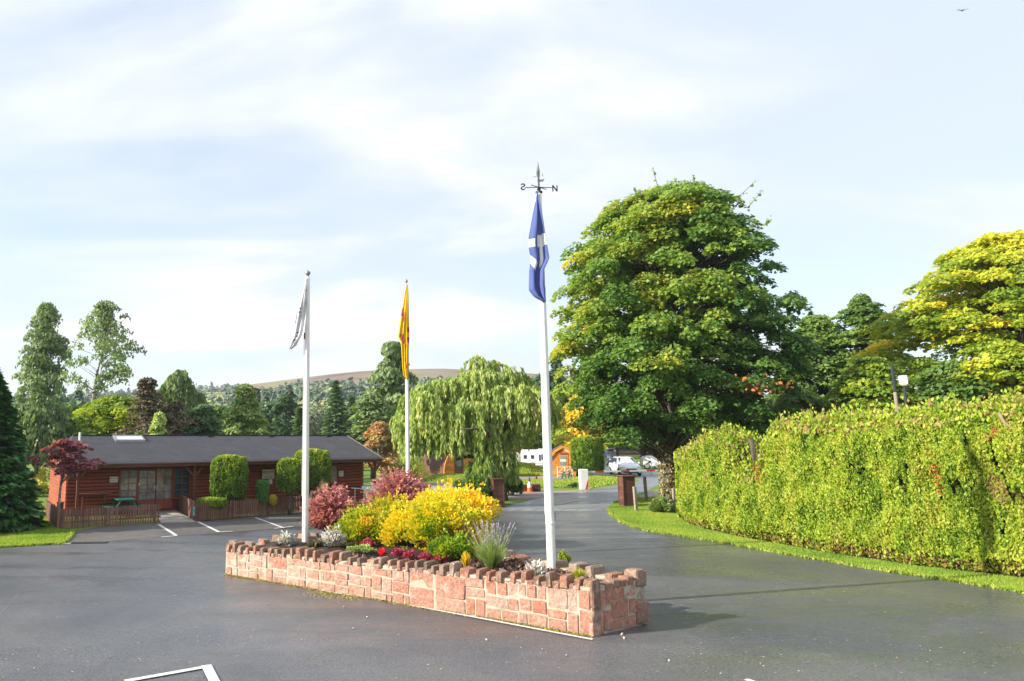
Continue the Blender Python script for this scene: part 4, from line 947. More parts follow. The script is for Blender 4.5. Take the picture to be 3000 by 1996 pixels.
p = G(1394, 1404); r = thing('garden_lantern', 'small white garden lantern with dark lid right of the arched pod', 'lantern', tuple(p)); m = MB(); m.lathe([(.22, 0), (.2, .1), (.12, .3), (.14, .42)], 10); m.build('body', M_white, r); m = MB(); m.lathe([(.24, .425), (.2, .5), (.03, .56)], 10); m.build('lid', M_black, r)
# ------------------------------------------------------------------ caravans
def caravan(name, px, py, label, cat, w_px, h_px, rz=0, win=(), depth=2.2, cab=False, mat=None, gnd=.25, grp=None):
    p = G(px, py); k = p.y / FPX; rz = -R_(13); Wd = w_px * k; Hh = h_px * k; r = thing(name, label, cat, tuple(p), rz, grp); mat = mat or M_white
    x0, x1 = -Wd / 2, Wd / 2; m = MB(); prof = [(x0 + .1, gnd), (x1 - .05, gnd), (x1, gnd + .4), (x1 - (.5 if cab else .12), Hh - .15), (x1 - (1.0 if cab else .4), Hh), (x0 + .2, Hh), (x0, Hh - .15), (x0, gnd + .3)]
    m.prism(prof, 'y', 0, depth); m.build('body', mat, r)
    for (fx, fz, fw_, fh) in win: m = MB(); cx, cz = x0 + fx * Wd, fz * Hh; m.cham(cx - fw_ * Wd / 2, cx + fw_ * Wd / 2, -.02, .03, cz - fh * Hh / 2, cz + fh * Hh / 2, .012); m.build('window', M_cargl, r)
    for fx in (.2, .8): 
        m = MB(); m.T = Matrix.Translation((x0 + fx * Wd, .1, .33)) @ Matrix.Rotation(R_(90), 4, 'X'); m.lathe([(.33, -.1), (.33, .1)], 14); w1 = m.build('wheel', M_rubber, r); m = MB(); m.T = Matrix.Translation((x0 + fx * Wd, -.01, .33)) @ Matrix.Rotation(R_(90), 4, 'X'); m.lathe([(.2, -.01), (.18, .02)], 12); m.build('rim', M_grey, w1)
    m = MB(); m.box(x0 + .3, x1 - .4, -.012, -.002, gnd + .3, gnd + .36); m.build('side_stripe', M_grey, r)
    for fx in (.35, .62): m = MB(); m.box(x0 + fx * Wd - .25, x0 + fx * Wd + .25, .6, 1.1, Hh, Hh + .1); m.build('roof_vent', mat, r)
    return r
caravan('motorhome', 1612, 1374, 'long white motorhome behind the honey-coloured cabin', 'motorhome', 165, 54, 0, ((.08, .62, .055, .2), (.205, .62, .055, .2), (.33, .58, .03, .34), (.38, .62, .05, .3)), cab=True)
m = MB(); m.box(-.5, .5, -.5, .5, .55, .6); m.box(-.45, -.4, -.45, .45, 0, .55); m.box(.4, .45, -.45, .45, 0, .55); o = m.build('camping_table', M_black); o.location = G(1590, 1383); tag(o, 'dark folding table on the grass before the motorhome', 'table')
caravan('caravan', 1508, 1364, 'pale grey static caravan beyond the slim tree trunk', 'caravan', 44, 34, 0, ((.15, .55, .14, .35), (.88, .6, .12, .3)), mat=M_pale)
caravan('caravan', 1765, 1350, 'white caravan half hidden behind the dark car', 'caravan', 34, 26, 0, ((.2, .6, .2, .3), (.6, .6, .2, .3)), grp=None)
caravan('caravan', 1912, 1376, 'white caravan seen between the barrier arm and the tree trunk', 'caravan', 46, 36, 0, ((.35, .6, .16, .22),), gnd=.35)
caravan('caravan', 1985, 1378, 'white caravan between the tree trunk and the tall hedge', 'caravan', 64, 50, 0, ((.3, .6, .2, .3),))
caravan('caravan', 1392, 1366, 'white caravan roof showing behind the orange camping pod', 'caravan', 60, 46, 0, ((.3, .6, .2, .3),))
# shed with brown roof behind the caravans
p = G(1520, 1358); r = thing('shed', 'grey walled shed with dark brown low roof behind the caravans', 'shed', tuple(p)); k = p.y / FPX
m = MB(); m.box(-26 * k, 26 * k, 0, 4, 0, 38 * k); m.build('wall', paint('pinkish_wall', (.42, .30, .27), .8), r); m = MB(); m.prism([(-28 * k, 38 * k), (28 * k, 38 * k), (20 * k, 46 * k), (-20 * k, 46 * k)], 'y', -.4, 4.4); m.build('roof', M_cabin2, r)
# ------------------------------------------------------------------ cars
def car(px, py, rz, label, paint_m, suv=False, s=1.0, roof=False):
    p = G(px, py); r = thing('parked_car' if suv else 'car', label, 'car', tuple(p), rz, 'cars on the side road'); r.scale = (s, s, s)
    W_ = .86; Ht = 1.50 if not suv else 1.72; Ln = 3.9
    # sections along y (front = -y): y, half width, z low, z belt, z top, half width top
    sec = [(-1.95, .62, .35, .62, .66, .5), (-1.85, .80, .25, .70, .76, .68), (-1.4, .86, .22, .82, .90, .76), (-.95, .87, .22, .88, .98, .78), (-.25, .87, .22, .92, 1.42, .60), (.35, .87, .22, .94, Ht, .60), (1.1, .87, .22, .94, Ht - .03, .60), (1.65, .86, .24, .92, Ht - .22, .58), (1.9, .82, .3, .88, 1.05, .68), (1.98, .7, .38, .8, .9, .6)]
    m = MB(); q = []
    for (y, w_, zl, zb, zt, wt) in sec: q += [(-w_ * .9, y, zl), (-w_, y, (zl + zb) / 2), (-w_, y, zb), (-wt, y, zt), (-wt * .5, y, zt + .025), (wt * .5, y, zt + .025), (wt, y, zt), (w_, y, zb), (w_, y, (zl + zb) / 2), (w_ * .9, y, zl)]
    n_ = 10; m.add(q, [(i * n_ + j, i * n_ + (j + 1) % n_, (i + 1) * n_ + (j + 1) % n_, (i + 1) * n_ + j) for i in range(len(sec) - 1) for j in range(n_)] + [tuple(range(n_)), tuple(range((len(sec) - 1) * n_ + n_ - 1, (len(sec) - 1) * n_ - 1, -1))])
    bo = m.build('body', paint_m, r, True)
    try:
        es = bo.modifiers.new('e', 'EDGE_SPLIT'); es.split_angle = R_(40)
    except Exception: pass
    m = MB(); m.add([(-.70, -.93, 1.0), (.70, -.93, 1.0), (.56, -.27, 1.43), (-.56, -.27, 1.43)], [(0, 1, 2, 3)]); o = m.build('windscreen', M_cargl, r); md = o.modifiers.new('s', 'SOLIDIFY'); md.thickness = .02; md.offset = 1
    for sx in (-1, 1):
        m = MB(); m.add([(sx * .852, -.75, .95), (sx * .852, .32, .97), (sx * .625, .30, Ht - .08), (sx * .625, -.2, 1.37)], [(0, 1, 2, 3)]); o = m.build('side_window', M_cargl, r); o.modifiers.new('s', 'SOLIDIFY').thickness = .03
        m = MB(); m.add([(sx * .852, .42, .97), (sx * .84, 1.45, .96), (sx * .62, 1.35, Ht - .15), (sx * .625, .40, Ht - .08)], [(0, 1, 2, 3)]); o = m.build('side_window', M_cargl, r); o.modifiers.new('s', 'SOLIDIFY').thickness = .03
        m = MB(); m.cham(sx * .62 - .17, sx * .62 + .17, -1.93, -1.75, .62, .78, .04); m.build('headlight', paint('lamp_glass', (.6, .65, .7), .1, .9), r)
        m = MB(); m.cham(sx * .98 - .08, sx * .98 + .08, -.75, -.62, .95, 1.1, .03); m.build('mirror', paint_m, r)
        for y in (-1.25, 1.3):
            m = MB(); m.T = Matrix.Translation((sx * .80, y, .31)) @ Matrix.Rotation(R_(90), 4, 'Y'); m.lathe([(.27, -.1), (.31, -.08), (.31, .08), (.27, .1)], 16); w1 = m.build('wheel', M_rubber, r); m = MB(); m.T = Matrix.Translation((sx * .86, y, .31)) @ Matrix.Rotation(R_(90), 4, 'Y'); m.lathe([(.19, -.05), (.19, .05)], 14); m.build('rim', M_grey, w1)
    m = MB(); m.cham(-.42, .42, -1.985, -1.9, .50, .60, .02); m.build('grille', M_black, r)
    m = MB(); m.cham(-.55, .55, -1.99, -1.9, .27, .40, .02); m.build('lower_grille', M_black, r)
    m = MB(); m.box(-.26, .26, -2.0, -1.985, .40, .50); m.build('number_plate', M_white, r)
    if roof: m = MB(); m.cham(-.45, .45, -.1, 1.4, Ht + .05, Ht + .35, .08); m.build('roof_box', M_grey, r)
    return r
car(1831, 1392, -R_(5), 'white hatchback facing the barrier on the side road', M_carw, s=1.05)
car(1793, 1362, -R_(3), 'dark grey car with roof box parked far up the road', M_card, True, 1.0, True)
# ------------------------------------------------------------------ lamp post and leaning pole behind hedge
p = V(2661, 1250, 22.5); p.z = 0; r = thing('lamp_post', 'dark lamp post with boxy white lantern rising behind the hedge', 'lamp post', tuple(p))
hz = V(2655, 1130, 22.5).z
m = MB(); m.lathe([(.06, 0), (.045, 2), (.04, hz - .02)], 10); m.build('column', M_black, r)
m = MB(); m.lathe([(.09, hz), (.15, hz + .05), (.155, hz + .26), (.12, hz + .27)], 4); ln_ = m.build('lantern', paint('opal_lantern', (.75, .74, .70), .3), r); m = MB(); m.lathe([(.17, hz + .275), (.15, hz + .31), (.05, hz + .33)], 4); m.build('lid', M_grey, ln_)
p = V(2628, 1240, 22.0); p.z = 0; r = thing('leaning_pole', 'dark bare pole leaning left beside the lamp post behind the hedge', 'pole', tuple(p))
t = V(2613, 1070, 22.0) - p; f0 = V(2630, 1215, 22.0) - p
m = MB(); m.tube([(.08, 0, 0), f0, f0.lerp(t, .45)], .05, 8); m.build('lower_shaft', M_grey_t, r); m = MB(); m.tube([f0.lerp(t, .45), t], .045, 8); m.build('upper_shaft', M_black, r)
# pale board fence right of the trunk
a, c = G(1955, 1452), G(2120, 1462); U = (c - a); Ln = U.length; U.normalize(); hf = V(1975, 1388, a.y).z
r = thing('board_fence', 'tall pale vertical board fence between the tree trunk and the hedge', 'fence', tuple(a), math.atan2(U.y, U.x))
for i in range(int(Ln / .16)): m = MB(); m.box(i * .16, i * .16 + .148, -.02 - .006 * (i % 2), .0, 0.02, hf + rnd.uniform(-.01, .01)); m.build('fence_board', M_pale, r)
for z in (.3, hf - .3): m = MB(); m.box(0, Ln, .001, .05, z, z + .08); m.build('rail', M_pale, r)
# ------------------------------------------------------------------ trees
def limb(m, a, c, r0, r1, sag=.12, seg=5, n=5, up=True):
    a = Vector(a); c = Vector(c); Ln = (c - a).length; k = Vector((rnd.uniform(-1, 1), rnd.uniform(-1, 1), 0)) * Ln * .05; pts = []
    for i in range(seg + 1):
        t = i / seg; p = a.lerp(c, t); p.z += (4 * t * (1 - t)) * Ln * sag * (1 if up else -1); p += k * math.sin(t * 5); pts.append(p)
    m.tube(pts, [r0 + (r1 - r0) * (i / seg) ** .7 for i in range(seg + 1)], n, False); return pts
PROF = {'round': ([0, .08, .25, .5, .75, .9, 1], [.35, .7, .96, 1, .78, .5, .12]),
        'maple': ([0, .06, .15, .3, .45, .6, .7, .8, .87, .93, .98, 1], [.6, .85, .97, 1, .98, .93, .87, .77, .68, .56, .34, .15]),
        'oval': ([0, .1, .3, .55, .8, .93, 1], [.3, .6, .9, 1, .72, .42, .1]),
        'column': ([0, .1, .4, .7, .9, 1], [.55, .85, 1, .82, .5, .12]),
        'spread': ([0, .15, .4, .7, .9, 1], [.5, .85, 1, .9, .55, .2]),
        'cone': ([0, .05, .2, .5, .8, 1], [.8, 1, .92, .58, .24, .03])}
def tree(name, label, cat, px, dep, top_py, w_px, bot_py, mat, prof='round', trunk=.2, ncl=60, per=120, rc=None, leaf=None, tlo=0, thi=1, flat=.55, bark=None,
         hang=0, group=None, base_px=None, base_py=None, open_=0, tint_patch=0.12, jitter=.16, seedn=0, dirn=None, layer=0, clump_bias=.42, tshift=None, cut=None):
    k = dep / FPX; zt = EYE + (HORY - top_py) * k; zb = EYE + (HORY - bot_py) * k; zb = max(zb, .35); R = w_px / 2 * k
    cx = (px - PPX) * k; bx = ((base_px or px) - PPX) * k; base = Vector((bx, dep, 0)); r = thing(name, label, cat, base, 0, group)
    if rc is None: rc = max(.35, R * .20)
    if leaf is None: leaf = max(.11, dep * .0042)
    T, F = PROF[prof]; H_ = zt - zb
    n = ncl; t = rng.uniform(0.02, 1, n) ** .85; ph = rng.uniform(0, 2 * math.pi, n); rf = rng.uniform(0, 1, n) ** clump_bias
    nz = 1 + jitter * (np.sin(ph * 3 + seedn + t * 5) + .6 * np.sin(ph * 5 - t * 9 + seedn * 2)) + rng.normal(0, .04, n); nz = np.minimum(nz, 1.09)
    rad = np.maximum(R * np.interp(t, T, F) * nz * rf - rc * .45, .05)
    C = np.stack([cx + rad * np.cos(ph), dep + rad * np.sin(ph) * .95, zb + rc * .3 + t * (H_ - rc * .7)], 1)
    if layer: C[:, 2] = zb + np.round((C[:, 2] - zb) / layer + .25 * np.sin(ph * 2)) * layer - .25 * np.sin(ph * 2) * layer + rng.normal(0, layer * .30, n)
    rcs = rc * rng.uniform(.6, 1.3, n)
    P, N_, TT, DD = [], [], [], []
    for i in range(n):
        m_ = max(6, int(per * (rcs[i] / rc) ** 2)); v = rvec(m_); v[:, 2] = np.where(v[:, 2] < -.25, -v[:, 2] * .6, v[:, 2]); rr = rng.uniform(.45, 1, m_) ** .5
        q = v * rr[:, None] * rcs[i]; q[:, 2] *= flat; outw = np.array([math.cos(ph[i]), math.sin(ph[i]), .0])
        q[:, 2] -= .28 * rcs[i] * np.clip((q @ outw) / rcs[i], 0, 1) ; P.append(C[i] + q); nn = v * .9 + outw * .35; nn[:, 2] += .55; N_.append(nn)
        TT.append(np.full(m_, rng.normal(0, .13)) + rng.normal(0, .10, m_))
    P = np.concatenate(P); N_ = np.concatenate(N_); TT = np.concatenate(TT)
    tt = .42 + TT + tint_patch * snoise(P, 1.6 / max(R, 1), seedn + 3)  # patchy leaf tint from smooth noise, scaled per tree
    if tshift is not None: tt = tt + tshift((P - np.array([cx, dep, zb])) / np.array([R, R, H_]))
    if cut is not None:
        zl = np.interp(P[:, 0], [(c[0] - PPX) * k for c in cut], [EYE + (HORY - c[1]) * k for c in cut]) + rng.normal(0, .12, len(P)); kp = P[:, 2] > zl; P, N_, tt = P[kp], N_[kp], tt[kp]
    d_ = None
    if hang: d_ = np.tile([0, 0, -1.0], (len(P), 1)) + rvec(len(P)) * .5
    else: d_ = unit(N_ * np.array([1, 1, 0]) + np.array([0, 0, -.35])) + rvec(len(P)) * .5
    # wood
    tm = MB(); tz = zb + H_ * (.55 if prof != 'cone' else .97); tb = max(.02, trunk)
    lean = Vector((cx - bx, 0, 0)); q0 = [Vector((0, 0, -.1)), Vector((0, 0, .25)), Vector((lean.x * .2, 0, zb * .6 + .3)), Vector((lean.x * .6, rnd.uniform(-.1, .1), zb + H_ * .25)), Vector((lean.x, 0, tz))]
    tm.tube(q0, [tb * 1.35, tb, tb * .85, tb * .6, tb * .12], 9)
    Cl = C - np.array(base)
    for i in range(0, n, 1 if n < 160 else 2):
        z0 = max(zb * .75, min(Cl[i][2] - .35 * math.hypot(Cl[i][0] - lean.x, Cl[i][1]) - .2, tz * .98)); f = min(1, z0 / tz); a = Vector((lean.x * f, 0, z0)); limb(tm, a, Cl[i], max(.012, tb * .30 * (1 - f * .6)), .008 + leaf * .03, .10, 4, 4)
    tr = tm.build('trunk', bark or M_bark, r, True, fix=False)
    leaves('crown', P, leaf, mat, r, np.clip(tt, tlo, thi), 1.35, d_, N_)
    return r, P
def weeping(name, label, px, dep, top_py, w_px, bot_py, mat, base_px, base_py, n_str=1500, trunk=.22, leaf=.10, drop=(.8, 2.2), group=None, bark=None, density=24, prof='spread', tsh=0, lean_limbs=(), ball=0, elong=3.2, cat='tree', low=None):
    k = dep / FPX; zt = EYE + (HORY - top_py) * k; zb = EYE + (HORY - bot_py) * k; R = w_px / 2 * k; cx = (px - PPX) * k; bx = (base_px - PPX) * k
    r = thing(name, label, cat, (bx, dep, 0), 0, group); T, F = PROF[prof]; H_ = zt - zb
    nc_ = max(14, n_str // 26); tC = rng.uniform(.10, 1, nc_) ** .85; phC = rng.uniform(0, 6.283, nc_); rfC = rng.uniform(0, 1, nc_) ** .42; ci = rng.integers(0, nc_, n_str); sgm = rng.normal(0, 1, (n_str, 2))
    t = np.clip(tC[ci] + rng.normal(0, .035, n_str) - .03 * np.hypot(sgm[:, 0], sgm[:, 1]), .05, 1); ph = phC[ci]; rf = rfC[ci]
    cl = np.sin(ph * 4 + t * 7) + np.sin(ph * 7 - t * 11)
    rad = R * np.interp(t, T, F) * rf * (1 + .10 * cl); t = t * (1 - .17 * (1 + np.sin(ph * 3 + 1) * np.cos(rf * 5)) * (rf > .25)); cr = R * .062; sx = cx + rad * np.cos(ph) + sgm[:, 0] * cr; sy = dep + rad * np.sin(ph) * .8 + sgm[:, 1] * cr; sz = zb + t * H_; ph = np.arctan2(sgm[:, 1] + .7 * np.sin(ph), sgm[:, 0] + .7 * np.cos(ph))
    P, DD, TT = [], [], []
    for i in range(n_str):
        Ld = rng.uniform(*drop) * (.55 if t[i] > .85 else 1); zl = zb if low is None else float(np.interp(PPX + FPX * sx[i] / dep, [c[0] for c in low], [EYE + (HORY - c[1]) * k for c in low])); Ld = max(.25, min(Ld, sz[i] - zl + rnd.uniform(-.15, .15))); m_ = max(3, int(density * Ld)); u = rng.uniform(0, 1, m_); o_ = rng.uniform(.15, .55)
        ox, oy = math.cos(ph[i]) * o_, math.sin(ph[i]) * o_
        x = sx[i] + ox * (u * 2 - u * u) * Ld * .7; y = sy[i] + oy * (u * 2 - u * u) * Ld * .7; z = sz[i] + .25 * np.sin(u * 3.14) * Ld * .5 - u * u * Ld
        P.append(np.stack([x, y, z], 1) + rng.normal(0, leaf * .5, (m_, 3))); dd = np.stack([ox * (1 - u), oy * (1 - u), -.5 - u], 1); DD.append(dd); TT.append(np.full(m_, rng.normal(.45, .16)) + rng.normal(0, .1, m_))
    P = np.concatenate(P); DD = np.concatenate(DD); TT = np.concatenate(TT) + .1 * snoise(P, .9, 5) + tsh
    tm = MB(); q0 = [Vector((0, 0, -.1)), Vector((-.02, 0, .4)), Vector(((cx - bx) * .35, 0, zb * .5 + 1.0)), Vector(((cx - bx) * .7, 0, zb + H_ * .45)), Vector((cx - bx, 0, zb + H_ * .8))]
    tm.tube(q0, [trunk * 1.3, trunk, trunk * .9, trunk * .6, trunk * .2], 9)
    for i in range(0, n_str, max(1, n_str // 90)):
        c = Vector((sx[i] - bx, sy[i] - dep, sz[i])); f = min(.95, max(.25, (sz[i] * .75) / q0[-1].z)); j = min(3, int(f * 4)); a = q0[j].lerp(q0[j + 1], f * 4 - j); limb(tm, a, c, trunk * .25, .012, .14, 5, 5)
    for pts, r0, r1 in lean_limbs: tm.tube([Vector((V(x, y, dep).x - bx, oy, V(x, y, dep).z)) for (x, y, oy) in pts], [r0 + (r1 - r0) * i / (len(pts) - 1) for i in range(len(pts))], 7)
    tm.build('trunk', bark or M_bark, r, True, fix=False)
    leaves('crown', P, leaf, mat, r, np.clip(TT, 0, 1), elong, DD)
    return r
def spruce(name, label, px, dep, top_py, w_px, py_base, mat, trunk=.16, nb=420, leaf=.16, group=None, z0=.2, cat='tree', spf=22, steep=.25):
    k = dep / FPX; zt = EYE + (HORY - top_py) * k; R = w_px / 2 * k; cx = (px - PPX) * k; r = thing(name, label, cat, (cx, dep, 0), 0, group)
    tm = MB(); tm.tube([(0, 0, -.1), (0, 0, zt * .5), (0, 0, zt * .97)], [trunk, trunk * .6, .02], 7); P, D_, T_ = [], [], []
    for i in range(nb):
        t = (i + rnd.random()) / nb; t = t ** 1.15; z = z0 + t * (zt - z0); Lb = R * (1 - t) ** .85 * rnd.uniform(.72, 1.08) + .12; a = i * 2.399 + rnd.uniform(-.4, .4); dr = -steep + .5 * t
        if i % 3 == 0: tm.tube([(0, 0, z), (math.cos(a) * Lb * .9, math.sin(a) * Lb * .9, z + dr * Lb * .7)], [.02, .006], 3, False)
        m_ = max(5, int(spf * Lb / .8)); u = rng.uniform(.12, 1, m_) ** .7; side = rng.normal(0, 1, m_) * .20 * Lb * (1.05 - u) ** .6
        x = math.cos(a) * u * Lb - math.sin(a) * side; y = math.sin(a) * u * Lb + math.cos(a) * side; zz_ = z + dr * Lb * u + .10 * Lb * u * u - abs(side) * .35 + rng.normal(0, .03, m_)
        P.append(np.stack([x + cx, y + dep, zz_], 1)); sg = np.sign(side)[:, None]; D_.append(np.stack([math.cos(a) + 0 * u, math.sin(a) + 0 * u, np.full(m_, dr - .1)], 1) + np.stack([-math.sin(a) * np.sign(side), math.cos(a) * np.sign(side), 0 * u], 1) * .7)
        T_.append(.22 + .55 * u ** 2 + rng.normal(0, .12, m_))
    tm.build('trunk', M_bark, r, True, fix=False); P = np.concatenate(P); D_ = np.concatenate(D_)
    leaves('crown', P, leaf, mat, r, np.clip(np.concatenate(T_), 0, 1), 2.0, D_, np.tile([0, 0, 1.0], (len(P), 1)), jit=.8); return r
# big sycamore in the centre right
def sun_t(f): return lambda q: f * np.clip(-(q[:, 0]) * .6 + (q[:, 2] - .4) * .7, -.25, .6)  # sunlight painted into leaf tint: lighter toward sun side and crown top
maple, MP = tree('sycamore_tree', 'huge round sycamore with yellowing leaves beside the side road', 'tree', 1975, 34.2, 540, 675, 1335, L_maple, 'maple', .30, 1000, 185, .62, .135, flat=.8, base_px=1940, jitter=.13, cut=[(1600, 1120), (1640, 1190), (1700, 1235), (1780, 1285), (1830, 1345), (1960, 1350), (2080, 1310), (2400, 1300)], tint_patch=.16, tshift=sun_t(.42), seedn=1, clump_bias=.33)
# low skirt, top twigs and dead orange spray of the big tree
k = 34.2 / FPX; base = maple.location
q = []; mm = MB()
for (x0, y0, x1, y1) in ((1930, 560, 1912, 488), (1985, 560, 1978, 520), (2030, 550, 2034, 515), (2150, 590, 2215, 530), (2190, 610, 2235, 555), (1880, 600, 1856, 548), (1760, 690, 1742, 662), (2240, 660, 2262, 640)):
    a, c = V(x0, y0, 34.2), V(x1, y1, 34.2); mm.tube([a - base, c - base], [.02, .006], 4)
    for j in range(16): u = rnd.random(); p = a.lerp(c, u); q.append((p.x + rnd.gauss(0, .10 * (1.1 - u)), p.y, p.z + rnd.gauss(0, .07)))
tag(mm.build('branch_tips', M_bark, maple), kind='stuff'); SPR = leaves('top_sprigs', np.array(q), .13, L_maple, maple, rng.uniform(.3, .8, len(q)))
a = V(2215, 1130, 30.2); q = np.array([(a.x + rnd.gauss(0, .55), a.y + rnd.gauss(0, .3), a.z + rnd.gauss(0, .16)) for _ in range(260)]); tag(leaves('dead_spray', q, .12, leafmat('dead_orange_leaf', GR((.14, .05, .015), (.34, .13, .03)), .7, .2), maple), kind='stuff'); tag(SPR, kind='stuff')
# ivy on the trunk
q = []
for i in range(1500):
    z = rnd.random() ** 1.1 * 3.0; a = rnd.uniform(0, 6.283); rr = .33 + .1 * max(0, 1 - z) + rnd.uniform(0, .05); q.append((base.x + math.cos(a) * rr, base.y + math.sin(a) * rr, z))
leaves('ivy', np.array(q), .075, leafmat('ivy_leaf', GR((.05, .06, .02), (.16, .15, .05), (.26, .20, .10)), .5, .1), maple)
tm = MB(); tm.tube([(.42, .15, 0), (.40, .15, 1.2), (.45, .1, 2.6), (.9, 0, 4.5)], [.22, .19, .16, .1], 9); tm.build('second_stem', M_bark, maple, True)
# willow and friends
weeping('willow_tree', 'broad pale green willow leaning over the left gate pillar', 1410, 38.5, 1045, 470, 1325, L_willow, 1466, 1450, 2900, .24, .082, (.5, 1.6), density=30, low=[(1130, 1385), (1240, 1395), (1262, 1335), (1400, 1330), (1420, 1395), (1475, 1400), (1488, 1290), (1510, 1262), (1650, 1250)], lean_limbs=(([(1464, 1452, 0), (1462, 1400, -.2), (1440, 1365, -.4), (1405, 1340, -.9), (1360, 1335, -1.2), (1325, 1345, -1.3)], .2, .07), ([(1440, 1370, -.3), (1400, 1268, -3.2), (1360, 1258, -3.6), (1318, 1260, -3.7)], .09, .03)))
weeping('willow_tree', 'hanging lower skirt of a small willow just left of the gate pillar', 1440, 36.5, 1290, 130, 1400, L_willow, 1462, 1450, 380, .10, .11, (.7, 1.3), density=22, tsh=-.1)
tree('birch_tree', 'tall narrow birch rising behind the yellow flag', 'tree', 1150, 62, 1000, 150, 1290, L_birch, 'column', .22, 90, 110, .9, .24, hang=1, seedn=4, bark=M_birch, jitter=.22)
tree('bush_tree', 'grey-green bushy tree between the birch and the log building roof', 'tree', 1090, 58, 1150, 130, 1300, L_birch, 'round', .15, 60, 90, .8, .2, seedn=8, tshift=lambda q: .1)
tree('bramble_thicket', 'orange-tinged thicket beside the right gable of the log building', 'bush', 1115, 50, 1235, 130, 1375, leafmat('autumn_shrub_leaf', GR((.10, .06, .03), (.24, .13, .06), (.20, .20, .06), (.42, .22, .08)), .6, .25), 'round', .08, 60, 110, .5, .15, seedn=9)
tree('golden_tree', 'golden yellow tree glowing behind the tallest flagpole', 'tree', 1700, 68, 1160, 170, 1330, L_gold, 'round', .2, 80, 90, .9, .24, seedn=2)
tree('olive_tree', 'olive green tree behind the honey-coloured cabin', 'tree', 1655, 80, 1120, 150, 1330, L_yel, 'round', .2, 70, 80, 1.1, .3, seedn=12, thi=.62)
tree('dark_tree', 'dark blue-green tree partly hidden by the tallest flagpole', 'tree', 1610, 90, 1085, 190, 1340, L_dark, 'round', .25, 80, 80, 1.4, .34, seedn=13)
tree('light_green_tree', 'fresh green tree overhanging the road above the white car', 'tree', 1880, 84, 1235, 230, 1330, L_green, 'round', .2, 110, 100, .9, .24, seedn=14, tshift=lambda q: .22)
tree('light_green_tree', 'yellow-green tree between the clipped conifer block and the sycamore', 'tree', 1800, 75, 1190, 130, 1330, L_yel, 'round', .2, 60, 90, 1., .28, seedn=15, thi=.55)
tree('slim_tree', 'slim dark tree with a bare trunk left of the motorhome', 'tree', 1535, 82, 1240, 150, 1322, L_birch, 'spread', .18, 60, 80, .9, .24, base_px=1519, seedn=16)
tree('slim_tree', 'dark bushy tree behind the white caravan roof', 'tree', 1430, 98, 1190, 200, 1335, L_green, 'round', .2, 80, 80, 1.2, .28, seedn=17)
# right-hand trees behind the hedge
tree('beech_tree', 'large yellowing beech at the right edge above the hedge', 'tree', 3010, 32, 680, 780, 1330, L_yel, 'spread', .35, 620, 170, .72, .14, flat=.45, layer=.5, jitter=.16, seedn=5, tint_patch=.16, tshift=lambda q: .14 * (np.abs(np.sin(q[:, 2] * 15)) - .55) + .10, thi=.9, clump_bias=.36)
tree('oak_tree', 'rounded dark green oak right of the big sycamore', 'tree', 2405, 48, 925, 270, 1290, L_green, 'round', .3, 220, 130, .8, .19, seedn=6, thi=.95, tshift=lambda q: .28)
tree('cedar_tree', 'tiered dark green conifer peaking between the oak and the beech', 'tree', 2545, 46, 866, 250, 1290, L_green, 'oval', .25, 260, 90, .6, .17, flat=.4, layer=.7, seedn=7, jitter=.25, thi=.95, tshift=lambda q: .25)
tree('young_beech', 'small lime green beech behind the hedge near the leaning pole', 'tree', 2560, 31, 1055, 230, 1260, L_yel, 'round', .12, 120, 120, .55, .14, flat=.4, seedn=18, layer=.4, thi=.85)
tree('young_beech', 'green undergrowth tree directly behind the notch in the hedge', 'tree', 2330, 36, 1150, 260, 1320, L_green, 'round', .14, 120, 120, .65, .16, seedn=19, tshift=lambda q: .3)
tree('young_beech', 'lime green sapling filling the right edge between beech and hedge', 'tree', 2960, 28, 1000, 300, 1280, L_yel, 'round', .12, 120, 120, .6, .14, flat=.5, seedn=33, thi=.85, tshift=lambda q: .12)
tree('young_beech', 'leafy tree under the beech right of the lamp post', 'tree', 2800, 29, 1060, 260, 1260, L_green, 'round', .14, 120, 130, .6, .14, seedn=20, tshift=lambda q: .2)
# left-hand trees
spruce('spruce_tree', 'dense dark spruce at the left edge of the lawn', -30, 26.6, 1075, 350, 1550, L_spruce, .16, 1150, .14, z0=.12, spf=44, steep=.32)
tree('birch_tree', 'dense tall birch behind the spruce at the left', 'tree', 125, 56, 893, 165, 1260, L_birch, 'column', .2, 150, 80, .7, .17, hang=1, seedn=21, bark=M_birch, jitter=.28, flat=.9)
r, _ = tree('birch_tree', 'open birch with several bare stems against the sky at the left', 'tree', 300, 50, 888, 250, 1165, L_birch, 'spread', .15, 120, 46, .48, .135, hang=1, seedn=22, bark=M_birch, base_px=258, jitter=.3, flat=1.0, clump_bias=.7, tshift=lambda q: .08)
weeping('weeping_birch', 'arching weeping birch above the middle of the roof', 530, 54, 1068, 145, 1230, L_birch, 540, 1400, 560, .14, .17, (1.2, 3.2), density=12, bark=M_birch, elong=2.0)
weeping('weeping_birch', 'low weeping birch behind the spruce and the purple maple', 120, 48, 1165, 230, 1345, L_birch, 120, 1400, 900, .14, .16, (1.0, 2.6), density=12, bark=M_birch, elong=2.0, tsh=-.08)
tree('purple_beech', 'dark purple-leaved tree above the skylight', 'tree', 432, 45, 1108, 235, 1300, L_purple, 'cone', .16, 110, 42, .5, .15, flat=.35, layer=.5, seedn=23, jitter=.35)
tree('purple_beech', 'low purple tree right of the pale variegated shrub', 'tree', 520, 46, 1175, 100, 1300, L_purple, 'round', .1, 40, 40, .45, .16, seedn=24)
tree('yellow_green_bush', 'bright yellow-green tree behind the left part of the roof', 'tree', 345, 50, 1160, 260, 1300, L_yel, 'round', .16, 130, 100, .7, .18, seedn=25, thi=.62)
